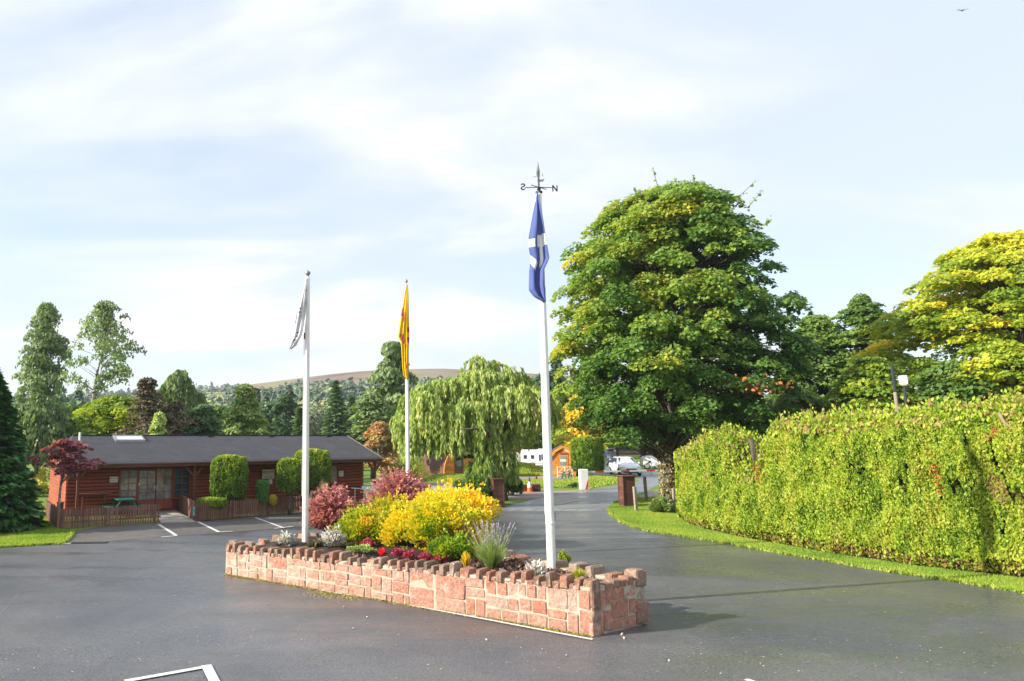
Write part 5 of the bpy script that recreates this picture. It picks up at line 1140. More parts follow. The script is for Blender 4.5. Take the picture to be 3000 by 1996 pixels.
tree('variegated_shrub', 'pale cream variegated shrub just above the roof ridge', 'bush', 470, 42, 1210, 60, 1290, L_pale, 'cone', .06, 36, 80, .3, .13, seedn=26, tshift=lambda q: .35)
tree('laurel_bush', 'dark rounded evergreen bush above the roof under the weeping birch', 'bush', 598, 47, 1185, 115, 1300, L_dark, 'round', .12, 70, 110, .5, .16, seedn=27, tshift=lambda q: .12)
tree('sallow_tree', 'pale airy sallow left of the white flagpole behind the roof', 'tree', 720, 52, 1128, 190, 1300, L_pale, 'cone', .14, 150, 80, .6, .16, seedn=28, jitter=.2, clump_bias=.6)
tree('round_tree', 'mid green tree between spruce and open birch, far behind the building', 'tree', 215, 72, 1185, 120, 1320, L_green, 'round', .2, 60, 80, 1.0, .26, seedn=29)
tree('round_tree', 'mid green tree peeping over the roof right of the dark bush', 'tree', 650, 70, 1195, 120, 1310, L_green, 'round', .2, 50, 80, .9, .26, seedn=30)
for (x, d_, t_, w_, mat, lb) in ((840, 88, 1160, 90, L_dark, 'dark round tree behind the roof left of the white flagpole'), (985, 78, 1118, 110, L_conif, 'tall dark spruce right of the left flagpole'), (1030, 86, 1165, 90, L_conif, 'shorter dark spruce beside the tall one'),
                             (880, 70, 1200, 60, L_conif, 'small spruce just above the roof by the white flagpole'), (1060, 72, 1190, 70, L_conif, 'spruce leaning out towards the right gable')):
    if mat is L_conif: spruce('spruce_tree', lb, x, d_, t_, w_ * 1.2, 1280, mat, .2, 190, .33, 'trees between the roof and the hillside', z0=1, spf=9)
    else: tree('round_tree', lb, 'tree', x, d_, t_, w_ * 1.25, 1300, mat, 'round', .2, 55, 80, None, None, seedn=x, group='trees between the roof and the hillside')
far = [(-60, 95, 1175), (60, 105, 1180), (185, 100, 1165), (290, 115, 1175), (440, 98, 1180), (560, 104, 1178), (700, 112, 1172), (790, 100, 1185), (1110, 98, 1175), (1200, 105, 1150), (1290, 110, 1140), (1380, 100, 1150), (1470, 112, 1135), (1560, 105, 1150), (1690, 115, 1140), (1760, 108, 1160), (1870, 112, 1165), (2010, 100, 1180), (2150, 105, 1170), (2280, 98, 1150)]
for i, (x, d_, t_) in enumerate(far):
    tree('woodland_tree', 'mid-distance woodland tree in the belt below the hillside', 'tree', x, d_, t_ + rnd.uniform(-8, 8), rnd.uniform(110, 150), 1320, rnd.choice([L_dark, L_green, L_birch, L_dark]), 'round', .3, 46, 62, 1.6, .40, seedn=40 + i, group='woodland belt below the hillside')
# small dark trees standing on the skyline
for (x, t_, lb) in ((1633, 1030, 'lone dark pine on the skyline right of the tallest flagpole'), (1450, 1057, 'lone skyline pine above the willow')):
    tree('skyline_pine', lb, 'tree', x, 130, t_, 42, 1120, L_dark, 'cone', .3, 22, 60, 1.0, .45, seedn=x)
# Japanese maple
r, _ = tree('japanese_maple', 'small purple-red maple with arching branches by the left fence', 'tree', 205, 28.6, 1288, 205, 1392, L_jmaple, 'spread', .055, 80, 40, .25, .115, flat=.55, base_px=190, seedn=31, bark=M_birch, jitter=.6, clump_bias=.55)
# ------------------------------------------------------------------ shrubs, topiary
def topiary(px0, px1, t0, t1, base_py, label, mat, name='topiary', dep=None, sq=4, trunk=.07, n=9000, leaf=.07, group='clipped bushes behind the picket fence', legs=True, ysc=1.0, rot=0):
    cx = (px0 + px1) / 2; p = G(cx, base_py) if dep is None else V(cx, base_py, dep); p.z = 0; k = p.y / FPX; R = (px1 - px0) / 2 * k; zt = EYE + (HORY - t0) * k; zb = EYE + (HORY - t1) * k
    r = thing(name, label, 'clipped bush', tuple(p), 0, group); zc = (zt + zb) / 2; hz = (zt - zb) / 2; v = rvec(n)
    e = (np.abs(v[:, 0]) ** sq + np.abs(v[:, 1]) ** sq + np.abs(v[:, 2]) ** sq) ** (-1 / sq); s = v * e[:, None]; s = s * (1 - rng.uniform(0, .10, n) ** 1.2 - .05 * (1 + snoise(s * 3, 2.0, 4)))[:, None]
    X_, Y_ = s[:, 0] * R, s[:, 1] * R * ysc; P = np.stack([p.x + X_ * math.cos(rot) - Y_ * math.sin(rot), p.y + X_ * math.sin(rot) + Y_ * math.cos(rot), zc + s[:, 2] * hz], 1); v = np.stack([v[:, 0] * math.cos(rot) - v[:, 1] * math.sin(rot), v[:, 0] * math.sin(rot) + v[:, 1] * math.cos(rot), v[:, 2]], 1); tt = .36 + .12 * s[:, 2] + .30 * np.clip(s[:, 2] - .75, 0, 1) * 2 + rng.normal(0, .16, n) + .14 * snoise(P, 3, 2)  # sunlit yellow top painted into the leaf tint
    leaves('foliage', P, leaf, mat, r, np.clip(tt, 0, 1), 1.3, v * .4 + np.array([0, 0, .9]), v)
    m = MB()
    import itertools
    q = []; fs_ = []; a_, b_ = 14, 8
    for j in range(b_ + 1):
        for i in range(a_):
            th = math.pi * j / b_; ph = 2 * math.pi * i / a_; w_ = Vector((math.sin(th) * math.cos(ph), math.sin(th) * math.sin(ph), math.cos(th))); ee = (abs(w_.x) ** sq + abs(w_.y) ** sq + abs(w_.z) ** sq) ** (-1 / sq); q.append((w_.x * ee * R * .86, w_.y * ee * R * .86 * ysc, zc + w_.z * ee * hz * .86))
    m.add(q, [(j * a_ + i, j * a_ + (i + 1) % a_, (j + 1) * a_ + (i + 1) % a_, (j + 1) * a_ + i) for j in range(b_) for i in range(a_)]); o_ = m.build('inner_twigs', M_core, r); o_.rotation_euler = (0, 0, rot)
    if legs: m = MB(); m.tube([(0, 0, 0), (.02, 0, zb * .5), (0, 0, zb + .1)], [trunk * 1.2, trunk, trunk], 8); m.build('trunk', M_bark, r, True)
    return r
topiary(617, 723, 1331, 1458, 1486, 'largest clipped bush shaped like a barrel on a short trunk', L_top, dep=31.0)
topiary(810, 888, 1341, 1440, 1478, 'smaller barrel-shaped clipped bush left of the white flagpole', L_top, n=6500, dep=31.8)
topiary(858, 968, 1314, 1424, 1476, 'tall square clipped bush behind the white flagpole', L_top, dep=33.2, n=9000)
topiary(750, 787, 1404, 1470, 1472, 'narrow clipped green column between the two barrel bushes', L_box, n=3500, sq=6, leaf=.055, legs=False, dep=31.5)
topiary(574, 668, 1453, 1482, 1492, 'low flat lime hedge mound beside the slab path', L_top, n=3500, sq=3, legs=False, leaf=.06, dep=30.2)
topiary(688, 728, 1452, 1482, 1484, 'low rounded lime mound right of the largest clipped bush', L_top, n=2000, sq=3, legs=False, leaf=.06, dep=31.4)
topiary(788, 812, 1446, 1474, 1476, 'small golden round bush right of the clipped column', L_gold, n=1200, sq=2.5, legs=False, leaf=.06, dep=31.6)
topiary(1688, 1758, 1280, 1380, 1382, 'tall clipped conifer block left of the far road', L_top, 'clipped_conifer', dep=60, n=9000, sq=10, leaf=.15, legs=False, group=None, ysc=1.5, rot=R_(-38))
p = G(1688, 1394); r = thing('potted_bush', 'round golden bush in a dark tub right of the honey-coloured cabin', 'potted plant', tuple(p)); m = MB(); m.lathe([(.22, 0), (.30, .5), (.33, .55), (.3, .56)], 14); m.build('tub', M_black, r); v = rvec(700); leaves('foliage', v * np.array([.42, .42, .38]) * rng.uniform(.7, 1, 700)[:, None] + np.array(p) + np.array([0, 0, .92]), .12, L_top, r, rng.uniform(.4, 1, 700))
def mound(name, label, px, py, w_px, h_px, mat, n, leaf, zb=0, cat='shrub', flat=1, ncl=14, spiky=0, tl=0, th=1, group=None, dep=None, tb=.42, up=.3, dpt=.8, elong=1.3, stems=True, tfun=None):
    p = G(px, py, zb) if dep is None else V(px, py, dep); k = p.y / FPX; R = w_px / 2 * k; Hh = h_px * k; r = thing(name, label, cat, tuple(p), 0, group)
    C = []; 
    for i in range(ncl): a = rnd.uniform(0, 6.283); s = rnd.random() ** .5 * .78; C.append((R * s * math.cos(a), R * s * math.sin(a) * dpt, Hh * (math.sqrt(max(0, 1 - s * s)) * rnd.uniform(.45, .84) * (1 - .3 * rnd.random()))))
    P, D_, T_ = [], [], []; per = n // ncl; mm = MB()
    for (x, y, z) in C:
        rc = R * rnd.uniform(.30, .46) * min(1, 5 / math.sqrt(ncl)) ; rz = min(Hh * .30, rc * flat * 1.1); v = rvec(per); q = v * rng.uniform(.5, 1, per)[:, None] ** .6 * np.array([rc, rc, rz]); q += np.array([x, y, max(z, rz * .8)]); q[:, 2] = np.maximum(q[:, 2], .02)
        if spiky: u = rng.uniform(0, 1, per) ** 2; q += (unit(np.array([[x, y, Hh * .55]])) * (u * spiky * R)[:, None]) * 1.0
        P.append(q); D_.append(v * .6 + np.array([x / R, y / R, up + .3])); T_.append(np.full(per, rng.normal(tb, .14)) + rng.normal(0, .16, per) + .12 * v[:, 2]); mm.tube([(x * .12, y * .12, 0), (x * .6, y * .6, z * .6), (x, y, z)], [.018, .012, .005], 4, False)  # lighter tint on clump tops puts light from above into the colour
    ns = max(6, n // 42)
    for _ in range(ns):
        a = rnd.uniform(0, 6.283); s = rnd.random() ** .5; e = rnd.uniform(.86, 1.16); x, y, z = R * s * math.cos(a) * e, R * s * math.sin(a) * dpt * e, max(.05, Hh * math.sqrt(max(0, 1 - s * s)) * e * rnd.uniform(.75, 1.05)); u = rng.uniform(.7, 1.08, 14)
        P.append(np.stack([x * u, y * u, z * u], 1) + rng.normal(0, leaf * .5, (14, 3))); D_.append(np.tile([x / R, y / R, .8], (14, 1))); T_.append(np.full(14, rng.normal(tb + .12, .1)) + rng.normal(0, .1, 14))
    P = np.concatenate(P); D_ = np.concatenate(D_); T_ = np.concatenate(T_)
    if tfun is not None: T_ = T_ + tfun(P / np.array([R, R, Hh]))
    if stems: mm.build('stems', M_bark, r)
    leaves('foliage', P + np.array(p), leaf, mat, r, np.clip(T_, tl, th), elong, D_); return r, p, R, Hh
# in the planter bed
SZ = .62
mound('golden_spirea', 'big golden yellow spirea in the middle of the flower bed', 1292, 1618, 215, 168, L_spir, 15000, .050, SZ, ncl=60, cat='shrub', flat=1.0, tb=.38)
mound('golden_spirea', 'golden yellow bush leaning left of the big spirea', 1200, 1605, 170, 118, L_spir, 9000, .052, SZ, ncl=36, tb=.45)
mound('golden_spirea', 'smaller yellow-orange bush at the right front of the golden spirea', 1385, 1600, 130, 108, L_spir, 5200, .055, SZ, ncl=18, tb=.45)
mound('golden_spirea', 'lime and gold bush in front of the first pink barberry', 1075, 1592, 190, 100, L_spirg, 9000, .055, SZ, ncl=22, tb=.42)
mound('golden_spirea', 'lime yellow bush behind and left of the big golden spirea', 1150, 1575, 190, 118, L_spirg, 8500, .058, SZ, ncl=20, tb=.55)
mound('golden_spirea', 'orange tipped golden bush at the back of the bed near the left pillar', 1330, 1545, 240, 120, L_spir, 8000, .065, SZ, ncl=22, tb=.6)
mound('green_shrub', 'green underleaf shrub with crimson flower clusters below the spirea', 1330, 1640, 150, 70, L_spirg, 4200, .05, SZ, ncl=18, tb=.20)
def arching(name, label, px, py, w_px, h_px, mat, zb, n_st, leaf, dep=None, dirx=0):
    p = G(px, py, zb) if dep is None else V(px, py, dep); p.z = zb; k = p.y / FPX; R = w_px / 2 * k; Hh = h_px * k; r = thing(name, label, 'shrub', tuple(p)); mm = MB(); P, D_, T_ = [], [], []
    for i in range(n_st):
        a = rnd.uniform(0, 6.283); s = rnd.random() ** .6; ex, ey = R * s * math.cos(a) + dirx * R * .3 * rnd.random(), R * s * math.sin(a) * .7; ez = Hh * (1.04 - .5 * s * s) * rnd.choice((rnd.uniform(.4, .8), rnd.uniform(.7, 1.05))); pts = []
        m_ = 26; u = rng.uniform(.15, 1, m_) ** .75; x = ex * u ** 1.3; y = ey * u ** 1.3; z = ez * (1 - (1 - u) ** 1.7); P.append(np.stack([x, y, z], 1) + rng.normal(0, leaf * .42, (m_, 3))); D_.append(np.stack([np.full(m_, ex), np.full(m_, ey), ez * (1 - u) + .1], 1)); T_.append(np.full(m_, rng.normal(.45, .16)) + .25 * (u - .6) + rng.normal(0, .1, m_))
        if i % 3 == 0: mm.tube([(ex * t ** 1.3, ey * t ** 1.3, ez * (1 - (1 - t) ** 1.7)) for t in (0, .3, .6, .9)], [.012, .009, .006, .003], 3, False)
    mm.build('stems', M_bark, r); P = np.concatenate(P) + np.array(p); leaves('foliage', P, leaf, mat, r, np.clip(np.concatenate(T_), 0, 1), 1.5, np.concatenate(D_)); return r
arching('barberry', 'pink-red barberry beside the left white flagpole', 965, 1570, 195, 140, L_berb, SZ, 560, .050, dirx=.5)
arching('barberry', 'pink-red barberry around the foot of the middle flagpole', 1165, 1530, 225, 145, L_berb, SZ, 560, .052, dirx=.2)
def tuft(name, label, px, py, h_px, w_px, mat, n, zb, wdt, cat='plant', flower=None, nf=0, lean=.5, fl_len=.12, fh=1.0):
    p = G(px, py, zb); k = p.y / FPX; Hh = h_px * k; R = w_px / 2 * k; r = thing(name, label, cat, tuple(p)); Q, T_ = [], []
    a = rng.uniform(0, 6.283, n); s = rng.uniform(0, 1, n) ** .7; hh = Hh * rng.uniform(.5, 1, n) * (1.05 - .35 * s); ex = R * s * np.cos(a); ey = R * s * np.sin(a)
    c0 = np.stack([ex * .12, ey * .12, 0 * a], 1); c1 = np.stack([ex * .45, ey * .45, hh * .6], 1); c2 = np.stack([ex, ey, hh], 1); w_ = np.stack([-np.sin(a + 1), np.cos(a + 1), 0 * a], 1) * wdt
    Q = np.concatenate([np.stack([c0 - w_, c0 + w_, c1 + w_ * .8, c1 - w_ * .8], 1), np.stack([c1 - w_ * .8, c1 + w_ * .8, c2 + w_ * .2, c2 - w_ * .2], 1)]); tt = np.tile(rng.uniform(0, 1, n), 2)
    link_obj('foliage', quads_mesh('foliage', Q, mat, tt), r)
    if flower is not None:
        a = rng.uniform(0, 6.283, nf); s = rng.uniform(.1, 1.1, nf); hh = Hh * fh * rng.uniform(.8, 1.3, nf); tip = np.stack([R * 1.3 * s * np.cos(a), R * 1.3 * s * np.sin(a), hh], 1); root_ = tip * np.array([.1, .1, 0]); w_ = np.stack([0 * a + .004, 0 * a, 0 * a], 1)
        link_obj('flower_stalks', quads_mesh('flower_stalks', np.stack([root_ - w_, root_ + w_, tip + w_, tip - w_], 1), mat, rng.uniform(.5, 1, nf)), r)
        d_ = unit(tip - root_); P = np.concatenate([tip - d_ * fl_len * t for t in np.linspace(0, 1, 5)]); tag(leaves('flowers', P + np.array(p), .022, flower, r, None, 1.8, np.tile(d_, (5, 1))), kind='stuff')
    return r
tuft('lavender', 'spiky lavender clump with faded purple flower spikes at the right of the bed', 1440, 1672, 92, 105, L_lav, 1300, SZ, .006, 'plant', L_lavfl, 110, fh=1.15)
tuft('golden_grass', 'small tuft of straw-gold foliage left of the lavender', 1365, 1668, 55, 34, L_gold, 260, SZ, .008)
tuft('golden_grass', 'yellow-green grassy tuft right of the tallest flagpole', 1698, 1702, 38, 56, L_yel, 420, .72, .007, lean=1)
tuft('golden_grass', 'straw plume of dry grass behind the first barberry', 945, 1500, 110, 40, leafmat('straw', GR((.35, .28, .13), (.55, .45, .24)), .8, .2), 200, .1, .01)
tuft('iris_leaves', 'upright yellow-green sword leaves behind the fence', 825, 1480, 34, 30, L_yel, 60, 0, .015)
def silver(px, py, w_px, h_px, label, zb=SZ): return mound('silver_ragwort', label, px, py, w_px, h_px, L_silver, 900, .045, zb, 'plant', ncl=10, tb=.5, elong=2.2, stems=False)
silver(972, 1602, 74, 50, 'larger silver-leaved plant in front of the pink barberry'); silver(838, 1598, 44, 34, 'silver-leaved plant left of the left flagpole'); silver(1568, 1688, 52, 34, 'silver-leaved plant just left of the tallest flagpole', .68); silver(1010, 1575, 40, 60, 'tall silver stems behind the larger silver plant')
mound('red_bedding', 'bright scarlet bedding flower by the coping left of centre', 1120, 1628, 30, 20, L_redfl, 260, .03, SZ, 'flower', ncl=5, stems=False, th=1)
for i, (x, y, lb) in enumerate([(1165, 1632, 'magenta bedding plant right of the scarlet flower'), (1205, 1637, 'magenta bedding plant below the golden spirea'), (1250, 1643, 'magenta bedding plant in the middle of the row'), (1292, 1648, 'magenta bedding plant towards the lavender'), (1075, 1605, 'dark red bedding plant under the lime bush')]):
    mound('magenta_bedding', lb, x, y, 46, 24, L_pinkfl, 420, .035, SZ, 'flower', ncl=7, stems=False, group='row of magenta bedding plants along the coping')
mound('purple_heuchera', 'dark purple leafy plant at the foot of the left flagpole', 925, 1606, 50, 26, L_purple, 420, .05, SZ, 'plant', ncl=7, stems=False)
mound('dry_tuft', 'pale green ground plant along the coping right of the silver plant', 1060, 1618, 90, 20, L_pale, 700, .035, SZ, 'plant', ncl=12, stems=False)
mound('dry_tuft', 'small green and yellow plant behind the tallest flagpole', 1650, 1660, 44, 44, L_spirg, 420, .04, SZ, 'plant', ncl=7, tb=.35)
mound('dry_tuft', 'withered brown plant between lavender and tallest flagpole', 1500, 1660, 50, 30, L_mulch, 420, .045, SZ, 'plant', ncl=7)
mound('crimson_flowers', 'crimson flower clusters hanging on the golden spirea', 1330, 1625, 190, 110, L_pinkfl, 620, .035, SZ, 'flower', ncl=40, stems=False)
# other shrubs
mound('rose_shrub', 'green shrub with pale flowers left of the left gate pillar', 1388, 1484, 120, 92, L_green, 7000, .085, 0, ncl=26, tb=.5)
mound('rose_shrub', 'loose green shrub right behind the left gate pillar', 1500, 1452, 66, 60, L_green, 2200, .10, 0, ncl=12, tb=.4)
mound('brown_shrub', 'scruffy grey-green shrub at the foot of the big sycamore', 1938, 1503, 66, 50, L_pale, 2600, .06, 0, ncl=16, tb=.3)
mound('dark_grass_clump', 'dark grass clump at the barrier cabinet foot', 1684, 1430, 40, 14, L_dark, 500, .08, 0, ncl=8, cat='plant', stems=False)
for i, (x, y, w_, h_, mat, lb) in enumerate([(560, 1480, 30, 26, L_pale, 'small pale shrub against the log wall by the path'), (905, 1478, 60, 60, L_top, 'loose shrub behind the left flagpole and fence'), (742, 1478, 40, 20, L_green, 'low green plant left of the clipped column'), (860, 1474, 60, 40, L_green, 'dark low plant under the smaller barrel bush'), (90, 1455, 110, 46, leafmat('rough_meadow', GR((.12, .17, .03), (.26, .27, .05), (.36, .24, .07)), .7, .2), 'rough flowering meadow patch behind the spruce'), (150, 1430, 150, 70, leafmat('rough_meadow', []), 'sunlit rough bank left of the building')]):
    mound('garden_shrub', lb, x, y, w_, h_, mat, 1500, .075 if x > 200 else .12, 0, ncl=12, tb=.5, cat='shrub')
mound('reed_clump', 'tall sunlit grasses beyond the right gable', 1185, 1420, 140, 80, leafmat('straw_green', GR((.20, .24, .06), (.34, .34, .10), (.45, .42, .15)), .8, .2), 3500, .12, 0, ncl=22, cat='plant', elong=3)
mound('green_shrub', 'green bush in the gap behind the veranda post', 1160, 1395, 70, 40, L_green, 1500, .14, 0, ncl=12)
# grass banks
def bank(px0, py0, px1, py1, h, dpt, label, n=2500):
    a, c = G(px0, py0), G(px1, py1); U = (c - a); Ln = U.length; U.normalize(); Nn = Vector((-U.y, U.x, 0)); m = MB()
    f = lambda u, v: tuple(a + U * (u * Ln) + Nn * (v * dpt) + Vector((0, 0, h * math.sin(math.pi * min(1, v * 1.0)) * math.sin(math.pi * min(max(u, 0), 1)) ** .4 + (-.03 if v in (0, 1) or u in (0, 1) else 0))))
    m.grid(f, 20, 8); o = m.build('grass_bank', M_grass, None, True, fix=False); tag(o, label, kind='structure')
    u, v = rng.uniform(0, 1, n), rng.uniform(0, .6, n); P = np.array([f(x, y) for x, y in zip(u, v)]); o = leaves('bank_grass', P + [0, 0, .03], .075, L_blade, None, None, 2.4, np.tile([0, 0, 1.], (n, 1)), origin=(0, 0, 0)); tag(o, 'long grass growing on the ' + label.split(' ', 2)[2], 'grass', kind='stuff')
bank(1470, 1394, 1600, 1395, .9, 8, 'the bright grass bank below the motorhome', 9000)
bank(1240, 1410, 1395, 1412, .35, 5, 'the low lawn mound before the arched pod', 4000)
bank(1500, 1428, 1700, 1431, .22, 7, 'the lawn behind the traffic cone', 9000)
bank(1728, 1432, 1860, 1405, .25, 5, 'the lawn right of the barrier cabinet', 5000)
# ------------------------------------------------------------------ tall hedge on the right
HB = [(1986, 1520), (2000, 1532), (2036, 1548), (2164, 1577), (2418, 1624), (2673, 1662), (3000, 1700), (3500, 1752), (4300, 1835)]
HT = [(a_, b_ + 13) for a_, b_ in [(1986, 1310), (2000, 1292), (2030, 1268), (2062, 1258), (2100, 1256), (2118, 1290), (2135, 1350), (2180, 1365), (2200, 1330), (2216, 1262), (2250, 1226), (2330, 1222), (2400, 1214), (2500, 1206), (2560, 1206), (2620, 1208), (2700, 1192), (2800, 1190), (2880, 1180), (3000, 1168), (3500, 1120), (4300, 1080)]]
hb = [G(*p) for p in HB]; cum = [0]
for i in range(len(hb) - 1): cum.append(cum[-1] + (hb[i + 1] - hb[i]).length)
LH = cum[-1]; BXY = np.array([(p.x, p.y) for p in hb]); cumA = np.array(cum)
def hpt(s): return np.stack([np.interp(s, cumA, BXY[:, 0]), np.interp(s, cumA, BXY[:, 1])], -1)
def hnorm(s): d = hpt(np.clip(s + .15, 0, LH)) - hpt(np.clip(s - .15, 0, LH)); d = d / np.linalg.norm(d, axis=-1, keepdims=True); return np.stack([d[..., 1], -d[..., 0]], -1)
def htop(s):
    p = hpt(s); px = PPX + FPX * p[..., 0] / p[..., 1]; py = np.interp(px, [t[0] for t in HT], [t[1] for t in HT]); return EYE + (HORY - py) * (p[..., 1] + .5) / FPX
hedge = thing('hedge', 'tall untrimmed yellow-green conifer hedge along the right verge', 'hedge', (float(hb[0].x), float(hb[0].y), 0))
TH = 1.5
n = 230000
s = LH * rng.uniform(0, 1, n) ** 1.0; s = s[s < LH * .86]; n = len(s); v = rng.uniform(0, 1, n) ** .95
top = htop(s) + .10 * snoise(np.stack([s, s * 0, s * 0], 1), 5.0, 3); z = .06 + v * (top - .06)
bulge = -.22 * (v - .45) ** 2 * 2.2 - .30 * np.clip(v - .86, 0, 1) * 5 * .6 - .28 * np.clip(.10 - v, 0, 1) * 6
Ps = np.stack([s, z, 0 * s], 1); nzz = .17 * snoise(Ps, 1.5, 11) + .10 * snoise(Ps, 4.2, 12) + .08 * (np.abs(np.sin(s * 2.4 + .5 * np.sin(s * .9))) - .6)
gap = np.abs(snoise(np.stack([s * 1.9, z * .33, 0 * s], 1), 1.5, 21)); hole = gap < .035; off_ = bulge + nzz - rng.uniform(0, .22, n) ** 1.3 - np.where(hole, .22, 0)
endc = np.exp(-s * 1.2); nrm2 = hnorm(s); nx_ = nrm2[:, 0]; ny_ = nrm2[:, 1]; xy = hpt(s); P = np.stack([xy[:, 0] + nx_ * off_ + 0, xy[:, 1] + ny_ * off_, z], 1)
keep = ~(hole & (rng.uniform(0, 1, n) < .62)); keep &= ~((snoise(Ps, 2.4, 31) < -.85) & (rng.uniform(0, 1, n) < .6)); keep &= ~((v < .09) & (rng.uniform(0, 1, n) < .55))
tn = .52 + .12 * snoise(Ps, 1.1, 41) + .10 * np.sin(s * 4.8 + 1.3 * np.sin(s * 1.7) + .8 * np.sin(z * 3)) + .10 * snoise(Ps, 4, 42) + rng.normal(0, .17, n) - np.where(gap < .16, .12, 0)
dead = (snoise(np.stack([s, z * .5, 0 * s], 1), 2.1, 51) + .55 * np.clip((v - .72) * 3.2, 0, 1) > .74) & (rng.uniform(0, 1, n) < .55); tn = np.clip(tn, 0, .68); tn = np.where(dead, rng.uniform(.76, .95, n), tn); tn = np.where((v < .07) & (rng.uniform(0, 1, n) < .4), .95, tn)
P, tn, v2, nx2, ny2 = P[keep], tn[keep], v[keep], nx_[keep], ny_[keep]; m_ = len(P)
D_ = np.stack([nx2 * .55, ny2 * .55, np.full(m_, .8)], 1) + rvec(m_) * .55; NN = np.stack([nx2, ny2, np.full(m_, .35)], 1)
leaves('sprays', P, .046, L_hedge, hedge, tn, 1.9, D_, NN, jit=1.1)
# top and back of the hedge, end cap, ragged shoots
n = 34000; s = LH * .86 * rng.uniform(0, 1, n); w_ = rng.uniform(0, 1, n); xy = hpt(s); nn_ = hnorm(s); z = htop(s) + .12 * snoise(np.stack([s * 3, w_ * 3, 0 * s], 1), 2, 5) - .25 * (2 * w_ - 1) ** 2 - rng.uniform(0, .25, n) + .42 * (rng.uniform(0, 1, n) ** 7) * (snoise(np.stack([s * 2, w_, 0 * s], 1), 3, 7) > -.2)
P = np.stack([xy[:, 0] - nn_[:, 0] * w_ * TH, xy[:, 1] - nn_[:, 1] * w_ * TH, z], 1); tt = np.where(rng.uniform(0, 1, n) < .34, rng.uniform(.72, .90, n), rng.uniform(.25, .62, n)); leaves('top_sprays', P, .062, L_hedge, hedge, tt, 1.9, np.tile([0, 0, 1.], (n, 1)) + rvec(n) * .6, None)
n = 6500; w_ = rng.uniform(0, 1, n); v = rng.uniform(0, 1, n); e0 = np.array([hb[0].x, hb[0].y]); nn0 = hnorm(np.array([.2]))[0]; dd0 = hpt(np.array([.6]))[0] - e0; dd0 = dd0 / np.linalg.norm(dd0); xy = e0 - nn0 * (w_ * TH)[:, None] - dd0 * (.28 * np.sin(np.pi * w_) * (1 - .5 * (2 * v - 1) ** 2) + .05 * rng.normal(0, 1, n))[:, None]; z = .1 + v * (float(htop(np.array([.1]))[0]) - .1)
leaves('end_sprays', np.column_stack([xy, z]), .085, L_hedge, hedge, np.clip(rng.normal(.5, .12, n), 0, .68), 1.8, np.tile([-dd0[0] * .4, -dd0[1] * .4, .9], (n, 1)))
m = MB(); ss = np.linspace(0.1, LH, 90); xy = hpt(ss); nn_ = hnorm(ss); tp = htop(ss) - .34; q = []
for i in range(len(ss)):
    for (o_, z_) in ((-.34, 0.03), (-.36, .55), (-.32, 1), (-TH + .3, 1), (-TH + .2, .03)): q.append((xy[i, 0] + nn_[i, 0] * o_, xy[i, 1] + nn_[i, 1] * o_, z_ * tp[i] if z_ > .1 else .0))
m.add(q, [(i * 5 + j, i * 5 + j + 1, (i + 1) * 5 + j + 1, (i + 1) * 5 + j) for i in range(len(ss) - 1) for j in range(4)] + [(0, 1, 2, 3, 4)]); m.off(hedge.location).build('inner_branches', (lambda b: b.bsdf(b.ramp(b.noise(9, 5, .7, sc=(1, 1, .4)), [(.3, (.012, .014, .006)), (.6, (.05, .045, .02)), (.8, (.10, .07, .045))]), .95, .1, 0, b.noise(12, 4), .8, .06))(MatB('dark_branches')), hedge)
# bare stubs and orange dead branches on the face
def hp(px, py, out_=.05):
    d = ray(px, py); best = None
    for s_ in np.linspace(0, LH, 900):
        p_ = hpt(np.array([s_]))[0]; x_ = PPX + FPX * p_[0] / p_[1]
        if x_ >= px: break
    nn1 = hnorm(np.array([s_]))[0]; p_ = p_ + nn1 * out_; t_ = p_[1] / d.y; return Vector((p_[0], p_[1], EYE + d.z * t_)) - hedge.location
M_dead = paint('dead_orange_foliage', (.30, .12, .05), .8, .2, var=.5, scale=12); M_stub = wood('pinkish_bare_wood', (.22, .13, .10), (.36, .24, .19), .9)
for i, (pts, w_, mt) in enumerate([([(2190, 1288), (2193, 1310), (2196, 1350)], .09, M_bark), ([(2200, 1365), (2206, 1390), (2202, 1412)], .05, M_dead), ([(2702, 1330), (2706, 1360), (2720, 1445)], .045, M_dead), ([(2898, 1255), (2902, 1280)], .05, M_dead), ([(2880, 1290), (2886, 1268)], .06, M_dead), ([(2955, 1262), (2975, 1285), (2988, 1318)], .06, M_dead),
                    ([(2915, 1210), (2930, 1240), (2960, 1262)], .03, M_stub)]):
    m = MB(); q_ = [hp(x, y, .02) for x, y in pts]; m.tube(q_, [w_ * (1 - .35 * j / len(q_)) for j in range(len(q_))], 6)
    m.v = [(a + rnd.uniform(-.012, .012), b2 + rnd.uniform(-.012, .012), c + rnd.uniform(-.01, .01)) for a, b2, c in m.v]; (m.build('bare_branch', mt, hedge) if mt is not M_dead else None)
    if mt is M_dead:
        P = np.concatenate([np.array(hedge.location + q_[0].lerp(q_[-1], t))[None] + rng.normal(0, .045, (9, 3)) for t in np.linspace(0, 1, 9)]); leaves('dead_sprays', P, .045, leafmat('dead_orange_leaf', []), hedge)
